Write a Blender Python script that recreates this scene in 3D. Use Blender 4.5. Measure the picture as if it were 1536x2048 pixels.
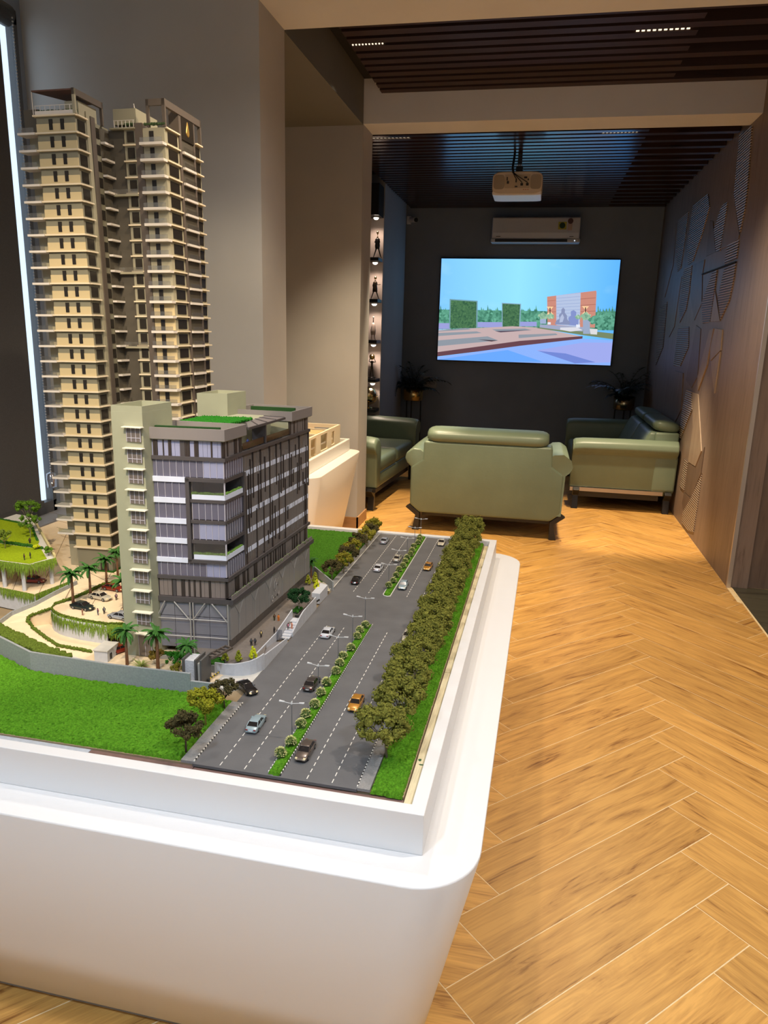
import bpy, bmesh, math, random
from mathutils import Vector, Matrix, Euler, noise as mnoise
for _o in list(bpy.data.objects): bpy.data.objects.remove(_o, do_unlink=True)
SC = bpy.context.scene
COL = SC.collection
PI = math.pi
rnd = random.Random(7)

# ------------------------------------------------------------------ camera
cam_d = bpy.data.cameras.new('camera')
cam = bpy.data.objects.new('camera', cam_d)
COL.objects.link(cam)
cam_d.sensor_fit = 'VERTICAL'
cam_d.sensor_height = 36.0
cam_d.lens = 1470.3 / 2048 * 36.0
cam_d.clip_start = 0.02
_r = Vector((0.9791, 0.2016, 0.0254)); _u = Vector((-0.0727, 0.2308, 0.9703)); _f = Vector((-0.1898, 0.9519, -0.2406))
_m = Matrix(((_r.x, _u.x, -_f.x), (_r.y, _u.y, -_f.y), (_r.z, _u.z, -_f.z)))
cam.rotation_euler = _m.to_euler()
cam.location = (0, 0, 1.5)
SC.camera = cam

# ------------------------------------------------------------------ colour management
vs = SC.view_settings
vs.view_transform = 'Standard'; vs.look = 'None'; vs.gamma = 1.0; vs.use_curve_mapping = False
vs.exposure = 0.0

# ------------------------------------------------------------------ world: daylight outside the window
W = bpy.data.worlds.new('world'); SC.world = W; W.use_nodes = True
_wn = W.node_tree.nodes; _bg = _wn['Background']
_bg.inputs[0].default_value = (0.70, 0.87, 1.0, 1); _bg.inputs[1].default_value = 1.5

# ------------------------------------------------------------------ ceiling lamps: linear fixtures of the room, plus unseen ones added for light
WARM = (1.0, 0.80, 0.54); SOFT = (1.0, 0.885, 0.76); COOL = (0.64, 0.81, 1.0); NEUT = (1.0, 0.94, 0.87)
def lamp(kind, name, loc, power, color, size=0.1, aim=None, cone=None, blend=0.6, sy=None):
    d = bpy.data.lights.new(name, kind); d.energy = power; d.color = color
    if kind == 'AREA':
        d.size = size
        if sy: d.shape = 'RECTANGLE'; d.size_y = sy
    else: d.shadow_soft_size = size
    if kind == 'SPOT': d.spot_size = math.radians(cone); d.spot_blend = blend
    o = bpy.data.objects.new(name, d); COL.objects.link(o); o.location = loc
    if aim is not None:
        dv = Vector(aim) - Vector(loc); o.rotation_euler = dv.to_track_quat('-Z', 'Y').to_euler()
    return o
# near room: unseen downlights; aisle side follows the shadows, others added as fill
NEAR = [((0.80, 1.50, 2.93), 110, SOFT, 150), ((0.80, 2.90, 2.93), 32, WARM, 140), ((-0.35, 0.75, 2.93), 42, NEUT, 160),
        ((-1.75, 0.75, 2.93), 48, NEUT, 150), ((-0.60, 2.45, 2.93), 70, SOFT, 150), ((0.90, -0.35, 2.93), 120, COOL, 168), ((-1.00, -0.45, 2.93), 130, COOL, 168)]
ADDED_SPOTS = [((-0.75, 0.25, 2.86), (-1.38, 2.0, 1.05), 240, 40), ((-0.30, 1.70, 2.86), (-1.55, 3.4, 0.75), 95, 52)]   # unseen spots added to brighten the lower tower and the grey wall
for i, (p, e, c, cone) in enumerate(NEAR):
    lamp('SPOT', 'unseen_downlight_lamp', p, e, c, 0.05, (p[0], p[1], 0), cone, 0.9)
for p, a, e, cone in ADDED_SPOTS: lamp('SPOT', 'added_track_lamp', p, e, WARM, 0.03, a, cone, 0.7)
# linear fixtures between the ceiling slats
lamp('SPOT', 'linear_lamp', (0.51, 4.54, 3.02), 200, WARM, 0.06, (0.42, 4.35, 0), 112, 1.0)
lamp('SPOT', 'linear_lamp', (-1.11, 4.585, 3.02), 330, WARM, 0.06, (-1.12, 4.60, 0), 80, 0.9)
lamp('SPOT', 'linear_lamp', (0.46, 5.82, 2.86), 420, WARM, 0.05, (0.74, 6.12, 0), 42, 0.5)
lamp('SPOT', 'linear_lamp', (-1.05, 5.87, 2.86), 330, WARM, 0.05, (-1.05, 5.92, 0), 40, 0.5)

# ------------------------------------------------------------------ helpers
class MB:
    def __init__(s): s.v = []; s.f = []
    def add(s, vs_, fs):
        n = len(s.v); s.v += [tuple(p) for p in vs_]; s.f += [tuple(i + n for i in q) for q in fs]; return s
    def box(s, x0, x1, y0, y1, z0, z1):
        return s.add([(x0,y0,z0),(x1,y0,z0),(x1,y1,z0),(x0,y1,z0),(x0,y0,z1),(x1,y0,z1),(x1,y1,z1),(x0,y1,z1)],
                     [(0,3,2,1),(4,5,6,7),(0,1,5,4),(1,2,6,5),(2,3,7,6),(3,0,4,7)])
    def prism(s, poly, z0, z1):
        a = sum(poly[i][0]*poly[(i+1) % len(poly)][1] - poly[(i+1) % len(poly)][0]*poly[i][1] for i in range(len(poly)))
        if a < 0: poly = poly[::-1]
        n = len(poly)
        zb = z0 if callable(z0) else (lambda x, y: z0)
        zt = z1 if callable(z1) else (lambda x, y: z1)
        return s.add([(x, y, zb(x, y)) for x, y in poly] + [(x, y, zt(x, y)) for x, y in poly],
                     [tuple(range(n-1, -1, -1)), tuple(range(n, 2*n))] + [(i, (i+1) % n, n+(i+1) % n, n+i) for i in range(n)])
    def wall(s, path, t, z0, z1, closed=False):
        """vertical strip of thickness t along a plan path; z0/z1 numbers or lists"""
        n = len(path); L_, R_ = [], []
        for i in range(n):
            a = Vector(path[i-1] if (i > 0 or closed) else path[i]); b = Vector(path[(i+1) % n] if (i < n-1 or closed) else path[i])
            d = (b - a).normalized(); nn = Vector((-d.y, d.x)) * t / 2; p = Vector(path[i])
            L_.append(p + nn); R_.append(p - nn)
        zz0 = z0 if isinstance(z0, (list, tuple)) else [z0]*n
        zz1 = z1 if isinstance(z1, (list, tuple)) else [z1]*n
        vv = []
        for i in range(n): vv += [(*L_[i], zz0[i]), (*R_[i], zz0[i]), (*R_[i], zz1[i]), (*L_[i], zz1[i])]
        ff = []
        m = n if closed else n-1
        for i in range(m):
            a = 4*i; b = 4*((i+1) % n)
            ff += [(a, b, b+1, a+1), (a+1, b+1, b+2, a+2), (a+2, b+2, b+3, a+3), (a+3, b+3, b, a)]
        if not closed: ff += [(0, 1, 2, 3), (4*n-1, 4*n-2, 4*n-3, 4*n-4)]
        return s.add(vv, ff)
    def obox(s, p0, p1, t, z0, z1, off=0.0):
        """box along plan segment p0->p1, thickness t outward to the right of the direction, starting at offset off"""
        a = Vector(p0); b = Vector(p1); d = (b-a).normalized(); n = Vector((d.y, -d.x))
        q = [a+n*off, b+n*off, b+n*(off+t), a+n*(off+t)]
        return s.prism([(p.x, p.y) for p in q], z0, z1)
    def tube(s, p0, p1, r0, r1=None, n=8, caps=True):
        r1 = r0 if r1 is None else r1
        p0 = Vector(p0); p1 = Vector(p1); d = (p1-p0)
        if d.length < 1e-9: return s
        d.normalize(); a = d.orthogonal().normalized(); b = d.cross(a)
        vv = []
        for p, r in ((p0, r0), (p1, r1)):
            for k in range(n):
                t = 2*PI*k/n; vv.append(p + a*(r*math.cos(t)) + b*(r*math.sin(t)))
        ff = [(k, (k+1) % n, n+(k+1) % n, n+k) for k in range(n)]
        if caps: ff += [tuple(range(n-1, -1, -1)), tuple(range(n, 2*n))]
        return s.add(vv, ff)
    def path(s, pts, r, n=6):
        rr = r if isinstance(r, (list, tuple)) else [r]*len(pts)
        P = [Vector(p) for p in pts]; vv = []; ff = []
        ref = None
        for i, p in enumerate(P):
            d = (P[min(i+1, len(P)-1)] - P[max(i-1, 0)]).normalized()
            if ref is None: ref = d.orthogonal().normalized()
            a = (ref - d*ref.dot(d)).normalized(); ref = a; b = d.cross(a)
            for k in range(n):
                t = 2*PI*k/n; vv.append(p + a*(rr[i]*math.cos(t)) + b*(rr[i]*math.sin(t)))
        for i in range(len(P)-1):
            for k in range(n): ff.append((i*n+k, i*n+(k+1) % n, (i+1)*n+(k+1) % n, (i+1)*n+k))
        ff += [tuple(range(n-1, -1, -1)), tuple(range((len(P)-1)*n, len(P)*n))]
        return s.add(vv, ff)
    def lathe(s, prof, n=24, c=(0, 0, 0), axis='z'):
        vv = []; ff = []
        for r, z in prof:
            for k in range(n):
                t = 2*PI*k/n
                p = (r*math.cos(t), r*math.sin(t), z)
                if axis == 'y': p = (p[0], p[2], p[1])
                vv.append((p[0]+c[0], p[1]+c[1], p[2]+c[2]))
        for i in range(len(prof)-1):
            for k in range(n): ff.append((i*n+k, i*n+(k+1) % n, (i+1)*n+(k+1) % n, (i+1)*n+k))
        ff += [tuple(range(n-1, -1, -1)), tuple(range((len(prof)-1)*n, len(prof)*n))]
        return s.add(vv, ff)
    def blob(s, c, r, sub=1, jit=0.15, sq=(1, 1, 1), seed=0):
        V, F = ICO[sub]
        q = random.Random(seed)
        off = Vector((q.random()*9, q.random()*9, q.random()*9))
        vv = []
        for p in V:
            k = r*(1 + jit*mnoise.noise(p*2.2 + off)*2)
            vv.append((c[0]+p.x*k*sq[0], c[1]+p.y*k*sq[1], c[2]+p.z*k*sq[2]))
        return s.add(vv, F)
    def poly(s, pts): return s.add(pts, [tuple(range(len(pts)))])
    def build(s, name, mat=None, parent=None, smooth=False, bevel=0, seg=2, auto=None, sub=0):
        me = bpy.data.meshes.new(name); me.from_pydata(s.v, [], s.f); me.update()
        if mat: me.materials.append(mat)
        o = bpy.data.objects.new(name, me); COL.objects.link(o)
        if parent: o.parent = parent
        if bevel:
            m = o.modifiers.new('bevel', 'BEVEL'); m.width = bevel; m.segments = seg; m.limit_method = 'ANGLE'; m.angle_limit = math.radians(35)
        if sub:
            m = o.modifiers.new('sub', 'SUBSURF'); m.levels = sub; m.render_levels = sub
        if smooth:
            me.polygons.foreach_set('use_smooth', [True]*len(me.polygons))
        return o
def _ico(sub):
    b = bmesh.new(); bmesh.ops.create_icosphere(b, subdivisions=sub, radius=1)
    V = [v.co.copy() for v in b.verts]; F = [tuple(v.index for v in f.verts) for f in b.faces]; b.free(); return V, F
ICO = {k: _ico(k) for k in (1, 2, 3)}

def tag(o, label, cat, group=None, kind=None):
    o['label'] = label; o['category'] = cat
    if group: o['group'] = group
    if kind: o['kind'] = kind
    return o
def struct(o, label=None):
    o['kind'] = 'structure'
    if label: o['label'] = label
    return o
def empty(name, loc=(0, 0, 0), rz=0.0, parent=None):
    o = bpy.data.objects.new(name, None); COL.objects.link(o); o.location = loc; o.rotation_euler = (0, 0, rz)
    o.empty_display_size = 0.01
    if parent: o.parent = parent
    return o
def thing(name, label, cat, loc=(0, 0, 0), rz=0.0, group=None): return tag(empty(name, loc, rz), label, cat, group)
KIDS = {}
def dup(root, loc=None, rz=None, label=None, group=None, scale=None, mats=None):
    def rec(o, par):
        c = o.copy(); COL.objects.link(c); c.parent = par
        if mats and o.type == 'MESH' and o.data.materials and o.data.materials[0] in mats:
            key = (o.data.name, mats[o.data.materials[0]].name)
            if key not in KIDS:
                md = o.data.copy(); md.materials[0] = mats[o.data.materials[0]]; KIDS[key] = md
            c.data = KIDS[key]
        for ch in o.children: rec(ch, c)
        return c
    r = rec(root, None)
    if loc is not None: r.location = loc
    if rz is not None: r.rotation_euler = (0, 0, rz)
    if scale is not None: r.scale = (scale,)*3 if not isinstance(scale, tuple) else scale
    if label: r['label'] = label
    if group: r['group'] = group
    return r
def wipe(root):
    for ch in list(root.children): wipe(ch)
    bpy.data.objects.remove(root, do_unlink=True)

# ------------------------------------------------------------------ materials
def S(r, g, b):   # sRGB 0-255 -> linear
    return tuple(((c/255)/12.92 if c/255 <= 0.04045 else ((c/255+0.055)/1.055)**2.4) for c in (r, g, b))
MATS = {}
def mat(name, col, rough=0.6, metal=0.0, var=0.0, scale=30.0, bump=0.0, bscale=None, spec=0.5, trans=0.0, coat=0.0, alpha=1.0, stretch=None):
    if name in MATS: return MATS[name]
    m = bpy.data.materials.new(name); m.use_nodes = True; N = m.node_tree.nodes; K = m.node_tree.links
    b = N['Principled BSDF']; b.inputs['Base Color'].default_value = (*col, 1); b.inputs['Roughness'].default_value = rough
    b.inputs['Metallic'].default_value = metal; b.inputs['Specular IOR Level'].default_value = spec
    b.inputs['Transmission Weight'].default_value = trans; b.inputs['Coat Weight'].default_value = coat; b.inputs['Alpha'].default_value = alpha
    if var or bump:
        tc = N.new('ShaderNodeTexCoord'); mp = N.new('ShaderNodeMapping'); K.new(tc.outputs['Object'], mp.inputs[0])
        if stretch: mp.inputs['Scale'].default_value = stretch
        nz = N.new('ShaderNodeTexNoise'); nz.inputs['Scale'].default_value = scale; nz.inputs['Detail'].default_value = 4
        K.new(mp.outputs[0], nz.inputs['Vector'])
        if var:
            mx = N.new('ShaderNodeMix'); mx.data_type = 'RGBA'; mx.blend_type = 'MIX'
            mx.inputs[6].default_value = (*[c*(1-var) for c in col], 1); mx.inputs[7].default_value = (*[min(1, c*(1+var)) for c in col], 1)
            rp = N.new('ShaderNodeMapRange'); rp.inputs[1].default_value = 0.3; rp.inputs[2].default_value = 0.7
            K.new(nz.outputs['Fac'], rp.inputs[0]); K.new(rp.outputs[0], mx.inputs[0]); K.new(mx.outputs[2], b.inputs['Base Color'])
        if bump:
            n2 = nz
            if bscale:
                n2 = N.new('ShaderNodeTexNoise'); n2.inputs['Scale'].default_value = bscale; n2.inputs['Detail'].default_value = 3; K.new(mp.outputs[0], n2.inputs['Vector'])
            bp = N.new('ShaderNodeBump'); bp.inputs['Strength'].default_value = bump; bp.inputs['Distance'].default_value = 0.002
            K.new(n2.outputs['Fac'], bp.inputs['Height']); K.new(bp.outputs[0], b.inputs['Normal'])
    MATS[name] = m; return m
def emit(name, col, strength=1.0):
    if name in MATS: return MATS[name]
    m = bpy.data.materials.new(name); m.use_nodes = True; N = m.node_tree.nodes; K = m.node_tree.links
    N.remove(N['Principled BSDF']); e = N.new('ShaderNodeEmission'); e.inputs[0].default_value = (*col, 1); e.inputs[1].default_value = strength
    K.new(e.outputs[0], N['Material Output'].inputs[0]); MATS[name] = m; return m
def glassmat(name, col, rough=0.05, mixf=0.75, gloss=None):
    """cheap clear sheet: transparent mixed with a glossy coat"""
    if name in MATS: return MATS[name]
    m = bpy.data.materials.new(name); m.use_nodes = True; N = m.node_tree.nodes; K = m.node_tree.links
    N.remove(N['Principled BSDF'])
    t = N.new('ShaderNodeBsdfTransparent'); t.inputs[0].default_value = (*col, 1)
    g = N.new('ShaderNodeBsdfGlossy'); g.inputs[0].default_value = (*(gloss or (0.8, 0.8, 0.85)), 1); g.inputs[1].default_value = rough
    mx = N.new('ShaderNodeMixShader'); mx.inputs[0].default_value = 1-mixf
    K.new(t.outputs[0], mx.inputs[1]); K.new(g.outputs[0], mx.inputs[2]); K.new(mx.outputs[0], N['Material Output'].inputs[0]); MATS[name] = m; return m
def woodmat(name, c1, c2, rough=0.45, axis=0, sc=1.0, randcol=0.0, bumpy=0.15, knots=True, spec=0.5):
    """wood grain running along the object's own axis"""
    m = bpy.data.materials.new(name); m.use_nodes = True; N = m.node_tree.nodes; K = m.node_tree.links; b = N['Principled BSDF']
    tc = N.new('ShaderNodeTexCoord'); oi = N.new('ShaderNodeObjectInfo')
    ad = N.new('ShaderNodeVectorMath'); ad.operation = 'ADD'
    ml = N.new('ShaderNodeVectorMath'); ml.operation = 'SCALE'; ml.inputs[0].default_value = (37.1, 11.3, 5.7); K.new(oi.outputs['Random'], ml.inputs['Scale'])
    K.new(tc.outputs['Object'], ad.inputs[0]); K.new(ml.outputs[0], ad.inputs[1])
    mp = N.new('ShaderNodeMapping'); s = [14*sc, 14*sc, 14*sc]; s[axis] = 1.7*sc; mp.inputs['Scale'].default_value = s
    K.new(ad.outputs[0], mp.inputs[0])
    n1 = N.new('ShaderNodeTexNoise'); n1.inputs['Scale'].default_value = 1.0; n1.inputs['Detail'].default_value = 5; n1.inputs['Roughness'].default_value = 0.62; n1.inputs['Distortion'].default_value = 1.1
    K.new(mp.outputs[0], n1.inputs['Vector'])
    mp2 = N.new('ShaderNodeMapping'); s2 = [110*sc, 110*sc, 110*sc]; s2[axis] = 5*sc; mp2.inputs['Scale'].default_value = s2; K.new(ad.outputs[0], mp2.inputs[0])
    n2 = N.new('ShaderNodeTexNoise'); n2.inputs['Scale'].default_value = 1.0; n2.inputs['Detail'].default_value = 3; K.new(mp2.outputs[0], n2.inputs['Vector'])
    a1 = N.new('ShaderNodeMath'); a1.operation = 'MULTIPLY_ADD'; a1.inputs[1].default_value = 0.42; K.new(n2.outputs['Fac'], a1.inputs[0]); K.new(n1.outputs['Fac'], a1.inputs[2])
    cr = N.new('ShaderNodeValToRGB'); e = cr.color_ramp.elements
    e[0].position = 0.46; e[0].color = (*c2, 1); e[1].position = 0.86; e[1].color = (*c1, 1)
    e2 = e.new(0.62); e2.color = (*[0.35*q+0.65*p for p, q in zip(c1, c2)], 1)
    K.new(a1.outputs[0], cr.inputs[0])
    last = cr.outputs[0]
    if randcol:
        hs = N.new('ShaderNodeHueSaturation'); mr = N.new('ShaderNodeMapRange'); mr.inputs[3].default_value = 1-randcol; mr.inputs[4].default_value = 1+randcol
        K.new(oi.outputs['Random'], mr.inputs[0]); K.new(mr.outputs[0], hs.inputs['Value']); K.new(last, hs.inputs['Color']); last = hs.outputs[0]
    K.new(last, b.inputs['Base Color']); b.inputs['Roughness'].default_value = rough; b.inputs['Specular IOR Level'].default_value = spec
    if bumpy:
        bp = N.new('ShaderNodeBump'); bp.inputs['Strength'].default_value = bumpy; bp.inputs['Distance'].default_value = 0.001
        K.new(a1.outputs[0], bp.inputs['Height']); K.new(bp.outputs[0], b.inputs['Normal'])
    MATS[name] = m; return m
def ribmat(name, col, scale, rough=0.5, depth=0.004, col2=None, var_axis='z'):
    """fine parallel ribs (too small to build singly)"""
    m = bpy.data.materials.new(name); m.use_nodes = True; N = m.node_tree.nodes; K = m.node_tree.links; b = N['Principled BSDF']
    tc = N.new('ShaderNodeTexCoord'); wv = N.new('ShaderNodeTexWave'); wv.wave_type = 'BANDS'; wv.bands_direction = var_axis.upper(); wv.inputs['Scale'].default_value = scale
    K.new(tc.outputs['Object'], wv.inputs['Vector'])
    cr = N.new('ShaderNodeValToRGB'); cr.color_ramp.elements[0].color = (*(col2 or [c*0.55 for c in col]), 1); cr.color_ramp.elements[1].color = (*col, 1)
    cr.color_ramp.elements[0].position = 0.25; cr.color_ramp.elements[1].position = 0.55
    K.new(wv.outputs['Fac'], cr.inputs[0]); K.new(cr.outputs[0], b.inputs['Base Color'])
    bp = N.new('ShaderNodeBump'); bp.inputs['Distance'].default_value = depth; bp.inputs['Strength'].default_value = 0.8
    K.new(wv.outputs['Fac'], bp.inputs['Height']); K.new(bp.outputs[0], b.inputs['Normal']); b.inputs['Roughness'].default_value = rough
    MATS[name] = m; return m
# ------------------------------------------------------------------ room materials
M_WALL = mat('taupe_wall_paint', (0.42, 0.405, 0.39), 0.85, var=0.04, scale=3, bump=0.08, bscale=260)
M_DARKWALL = mat('dark_blue_grey_wall', (0.22, 0.255, 0.315), 0.8, var=0.05, scale=3, bump=0.08, bscale=260)  # darker, bluer tone than the taupe walls
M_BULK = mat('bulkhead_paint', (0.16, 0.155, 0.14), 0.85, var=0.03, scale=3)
M_BEAM = mat('beam_paint', (0.68, 0.67, 0.67), 0.85, var=0.04, scale=3, bump=0.08, bscale=260)
M_SHELFWALL = mat('niche_paint', (0.52, 0.44, 0.40), 0.85, var=0.03, scale=3)
M_GROUT = mat('pale_grout', (0.85, 0.66, 0.38), 0.8, var=0.1, scale=60)
M_PLANK = woodmat('honey_oak_tile', S(220, 168, 92), S(122, 72, 27), rough=0.40, axis=0, sc=1.7, randcol=0.10, bumpy=0.12)
M_DKPLANK = woodmat('dark_walnut_tile', S(80, 76, 62), S(44, 40, 32), rough=0.35, axis=0, randcol=0.05)
M_SLAT = woodmat('dark_walnut_slat', S(60, 42, 38), S(36, 24, 22), rough=0.22, axis=0, sc=0.7, bumpy=0.03)
M_SLATF = woodmat('walnut_slat_front', S(60, 42, 38), S(36, 24, 22), rough=0.5, axis=0, sc=0.7, bumpy=0.03, spec=0.3)
M_CEILBLK = mat('black_ceiling_void', (0.012, 0.010, 0.010), 0.8)
M_VENEER = woodmat('brown_oak_veneer', S(142, 122, 108), S(112, 94, 82), rough=0.5, axis=2, sc=1.2, bumpy=0.08)
M_VENEERL = woodmat('lit_oak_veneer', S(164, 144, 124), S(134, 112, 94), rough=0.5, axis=2, sc=1.2, bumpy=0.08)  # facets that catch light, put into a lighter tone of the veneer
M_VENEERD = woodmat('dark_shaded_oak_veneer', S(120, 100, 86), S(94, 76, 64), rough=0.5, axis=2, sc=1.2, bumpy=0.08)  # shaded facets as a darker tone; also the brown passage wall
M_RIB = ribmat('tv_lit_ribbed_oak', S(178, 160, 146), 18, 0.38, 0.006, S(100, 84, 74))  # ribs lightened for the television light they catch, grooves kept darker
M_SKIRT = woodmat('oak_skirting', S(170, 128, 84), S(130, 92, 58), rough=0.45, axis=0)
M_CEIL = mat('white_ceiling_paint', (0.82, 0.80, 0.77), 0.9)
M_TRIMMETAL = mat('pale_edge_trim', (0.55, 0.48, 0.42), 0.35, 0.6)

# ------------------------------------------------------------------ floor: herringbone planks in pale joints
RW = 1.253
fl = struct(MB().box(-2.55, 3.1, -1.3, 9.2, -0.08, -0.0007).build('floor', M_GROUT))
PW, PL, PER, DY = 0.1559, 0.8966, 1.268, 0.2205
def clip(poly, xmin, xmax, ymin, ymax):
    for ax, lim, sg in ((0, xmin, 1), (0, xmax, -1), (1, ymin, 1), (1, ymax, -1)):
        out = []
        for i in range(len(poly)):
            a, b = poly[i-1], poly[i]
            da, db = sg*(a[ax]-lim), sg*(b[ax]-lim)
            if da >= 0 or db >= 0:
                if (da >= 0) != (db >= 0):
                    t = da/(da-db); q = (a[0]+(b[0]-a[0])*t, a[1]+(b[1]-a[1])*t)
                    if da >= 0: out.append(q)
                    else: out += [q, b]
                elif db >= 0: out.append(b)
        poly = out
        if len(poly) < 3: return []
    return poly
def inframe(x, y, z=0.0, mg=60):
    v = Vector((x, y, z-1.5)); d = v.dot(_f)
    if d < 0.1: return False
    px = 768+1470.3*v.dot(_r)/d; py = 1024-1470.3*v.dot(_u)/d
    return -mg < px < 1536+mg and -mg < py < 2048+mg
full = None; nplank = 0; rest = MB(); g2 = 0.0017
e1 = Vector((1, 1)).normalized(); e2 = Vector((1, -1)).normalized()
cand = []
for m in range(-3, 2):
    for k in range(-40, 60):
        for typ in (0, 1):
            if typ == 0:
                o = Vector((0.0042+PER*m, 1.526+DY*k)); d, n = e1, Vector((-1, 1)).normalized()
            else:
                o = Vector((0.528+PER*m, 2.27+DY*k)); d, n = e2, e1
            c = o + d*PL/2 + n*PW/2
            if not (-1.3 < c.y < 9.9 and -3.0 < c.x < 2.2): continue
            r4 = [o+d*g2+n*g2, o+d*(PL-g2)+n*g2, o+d*(PL-g2)+n*(PW-g2), o+d*g2+n*(PW-g2)]
            xmax = RW-0.001 if c.y > 4.75 else 1.272
            pc = clip([(p.x, p.y) for p in r4], -2.4, xmax, -1.2, 9.12)
            if len(pc) < 3: continue
            area = abs(sum(pc[i-1][0]*pc[i][1]-pc[i][0]*pc[i-1][1] for i in range(len(pc))))/2
            if area < 0.002: continue
            vis = any(inframe(x, y) for x, y in pc+[(c.x, c.y)])
            if c.x < -0.35 and 1.35 < c.y < 2.8: vis = False        # under the model table
            if c.x < -1.6 and c.y < 9: vis = False
            cand.append((c.length, c, d, n, pc, vis, len(pc) == 4 and area > PL*PW*0.97))
cand.sort(key=lambda q: q[0])
for dist, c, d, n, pc, vis, isfull in cand:
    if vis and nplank < 300:
        ang = math.atan2(d.y, d.x)
        loc = [((Vector(p)-c).dot(d), (Vector(p)-c).dot(Vector((-d.y, d.x)))) for p in pc]
        if isfull and full: o = bpy.data.objects.new('plank', full); COL.objects.link(o)
        else:
            o = MB().prism(loc, -0.006, 0.0).build('plank', M_PLANK)
            if isfull: full = o.data
        o.parent = fl; o.location = (c.x, c.y, 0); o.rotation_euler = (0, 0, ang); nplank += 1
    else: rest.prism(pc, -0.006, 0.0)
o = rest.build('hidden_planks', M_PLANK, fl); o['kind'] = 'stuff'
for i in range(29):   # dark floor of the side passage beyond the threshold
    o = MB().box(-0.905, 0.905, -0.0985, 0.0985, -0.006, 0.001).build('passage_plank', M_DKPLANK, fl); o.location = (2.19, 4.595-0.2*i, 0)
MB().box(1.2725, 1.279, -1.25, 4.70, -0.003, 0.002).build('threshold_strip', M_GROUT, fl)

# ------------------------------------------------------------------ walls
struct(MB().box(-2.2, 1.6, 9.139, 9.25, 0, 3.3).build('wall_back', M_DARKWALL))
wr = struct(MB().box(RW, RW+0.12, 4.68, 9.139, 0, 3.3).build('wall_right', M_VENEER))
struct(MB().box(RW+0.02, 3.1, 4.70, 4.80, 0, 3.3).build('wall_passage', M_VENEERD))
M_PALEWALL = mat('pale_wall_paint', (0.72, 0.70, 0.67), 0.85)
struct(MB().box(3.1, 3.2, -1.3, 4.8, 0, 3.3).build('wall_side', M_PALEWALL))
struct(MB().box(-2.6, 3.2, -1.4, -1.3, 0, 3.3).build('wall_rear', M_PALEWALL))
# left wall of the near room with a tall window opening
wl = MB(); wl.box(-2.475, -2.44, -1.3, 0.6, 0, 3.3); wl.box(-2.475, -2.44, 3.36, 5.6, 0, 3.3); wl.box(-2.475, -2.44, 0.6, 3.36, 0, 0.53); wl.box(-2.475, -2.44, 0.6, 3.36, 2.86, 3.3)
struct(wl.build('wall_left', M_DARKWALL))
struct(MB().box(-2.44, -1.285, 3.40, 3.735, 0, 3.3).build('wall_pillar', M_WALL))
p2 = struct(MB().box(-2.44, -1.285, 5.37, 5.66, 0, 3.3).build('wall_partition', M_WALL))
bb = MB(); bb.box(-2.40, -1.273, 5.358, 5.37, 0, 0.085); bb.box(-1.285, -1.273, 5.358, 5.66, 0, 0.085)
struct(bb.build('baseboard_partition', M_SKIRT))
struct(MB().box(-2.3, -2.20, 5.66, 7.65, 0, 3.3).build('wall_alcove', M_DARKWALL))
struct(MB().box(-2.3, -1.60, 7.66, 8.88, 0, 3.3).build('wall_column', mat('column_paint', (0.30, 0.31, 0.33), 0.75, var=0.03, scale=3)))
struct(MB().box(-2.20, -1.602, 7.64, 7.66, 0.3, 2.60).build('wall_niche', M_SHELFWALL))
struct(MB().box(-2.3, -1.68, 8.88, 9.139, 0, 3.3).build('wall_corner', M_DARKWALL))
# beams, bulkhead, ceilings
struct(MB().box(-1.285, 3.1, 3.40, 3.735, 2.862, 3.3).build('ceiling_beam_front', M_BEAM))
struct(MB().box(-1.285, RW+0.12, 5.37, 5.66, 2.862, 3.3).build('ceiling_beam_rear', M_BEAM))
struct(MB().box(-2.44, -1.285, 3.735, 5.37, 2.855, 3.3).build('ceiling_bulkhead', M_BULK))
struct(MB().box(-2.58, 3.2, -1.4, 3.40, 2.95, 3.05).build('ceiling', M_CEIL))
struct(MB().box(-1.285, 3.1, 3.735, 5.37, 3.14, 3.2).build('ceiling_void_front', M_CEILBLK))
struct(MB().box(-2.3, RW, 5.66, 9.139, 2.985, 3.05).build('ceiling_void_rear', M_CEILBLK))
cf = struct(empty('ceiling_slats_front')); cr_ = struct(empty('ceiling_slats_rear'))
sm = {}
def slat(par, x0, x1, y, z, w, hgt):
    key = (round(x0, 3), round(x1, 3), w, hgt)
    if key not in sm:
        o = MB().box(-(x1-x0)/2, (x1-x0)/2, -w/2, w/2, 0, hgt).build('slat', M_SLATF if par is cf else M_SLAT); sm[key] = o.data
    else: o = bpy.data.objects.new('slat', sm[key]); COL.objects.link(o)
    o.parent = par; o.location = ((x0+x1)/2, y, z)
for i in range(15):
    slat(cf, -1.16, 0.69 if i % 2 else 3.05, 3.79+0.11*i, 3.046, 0.070, 0.06)
for i in range(33):
    slat(cr_, -2.1 if False else -1.58, 0.64 if i % 2 else RW-0.006, 5.72+0.1035*i, 2.885, 0.062, 0.06)
# side edge strip of the wooden wall
struct(MB().box(RW-0.004, RW+0.02, 4.665, 4.68, 0, 3.3).build('trim_1', M_TRIMMETAL))
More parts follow.
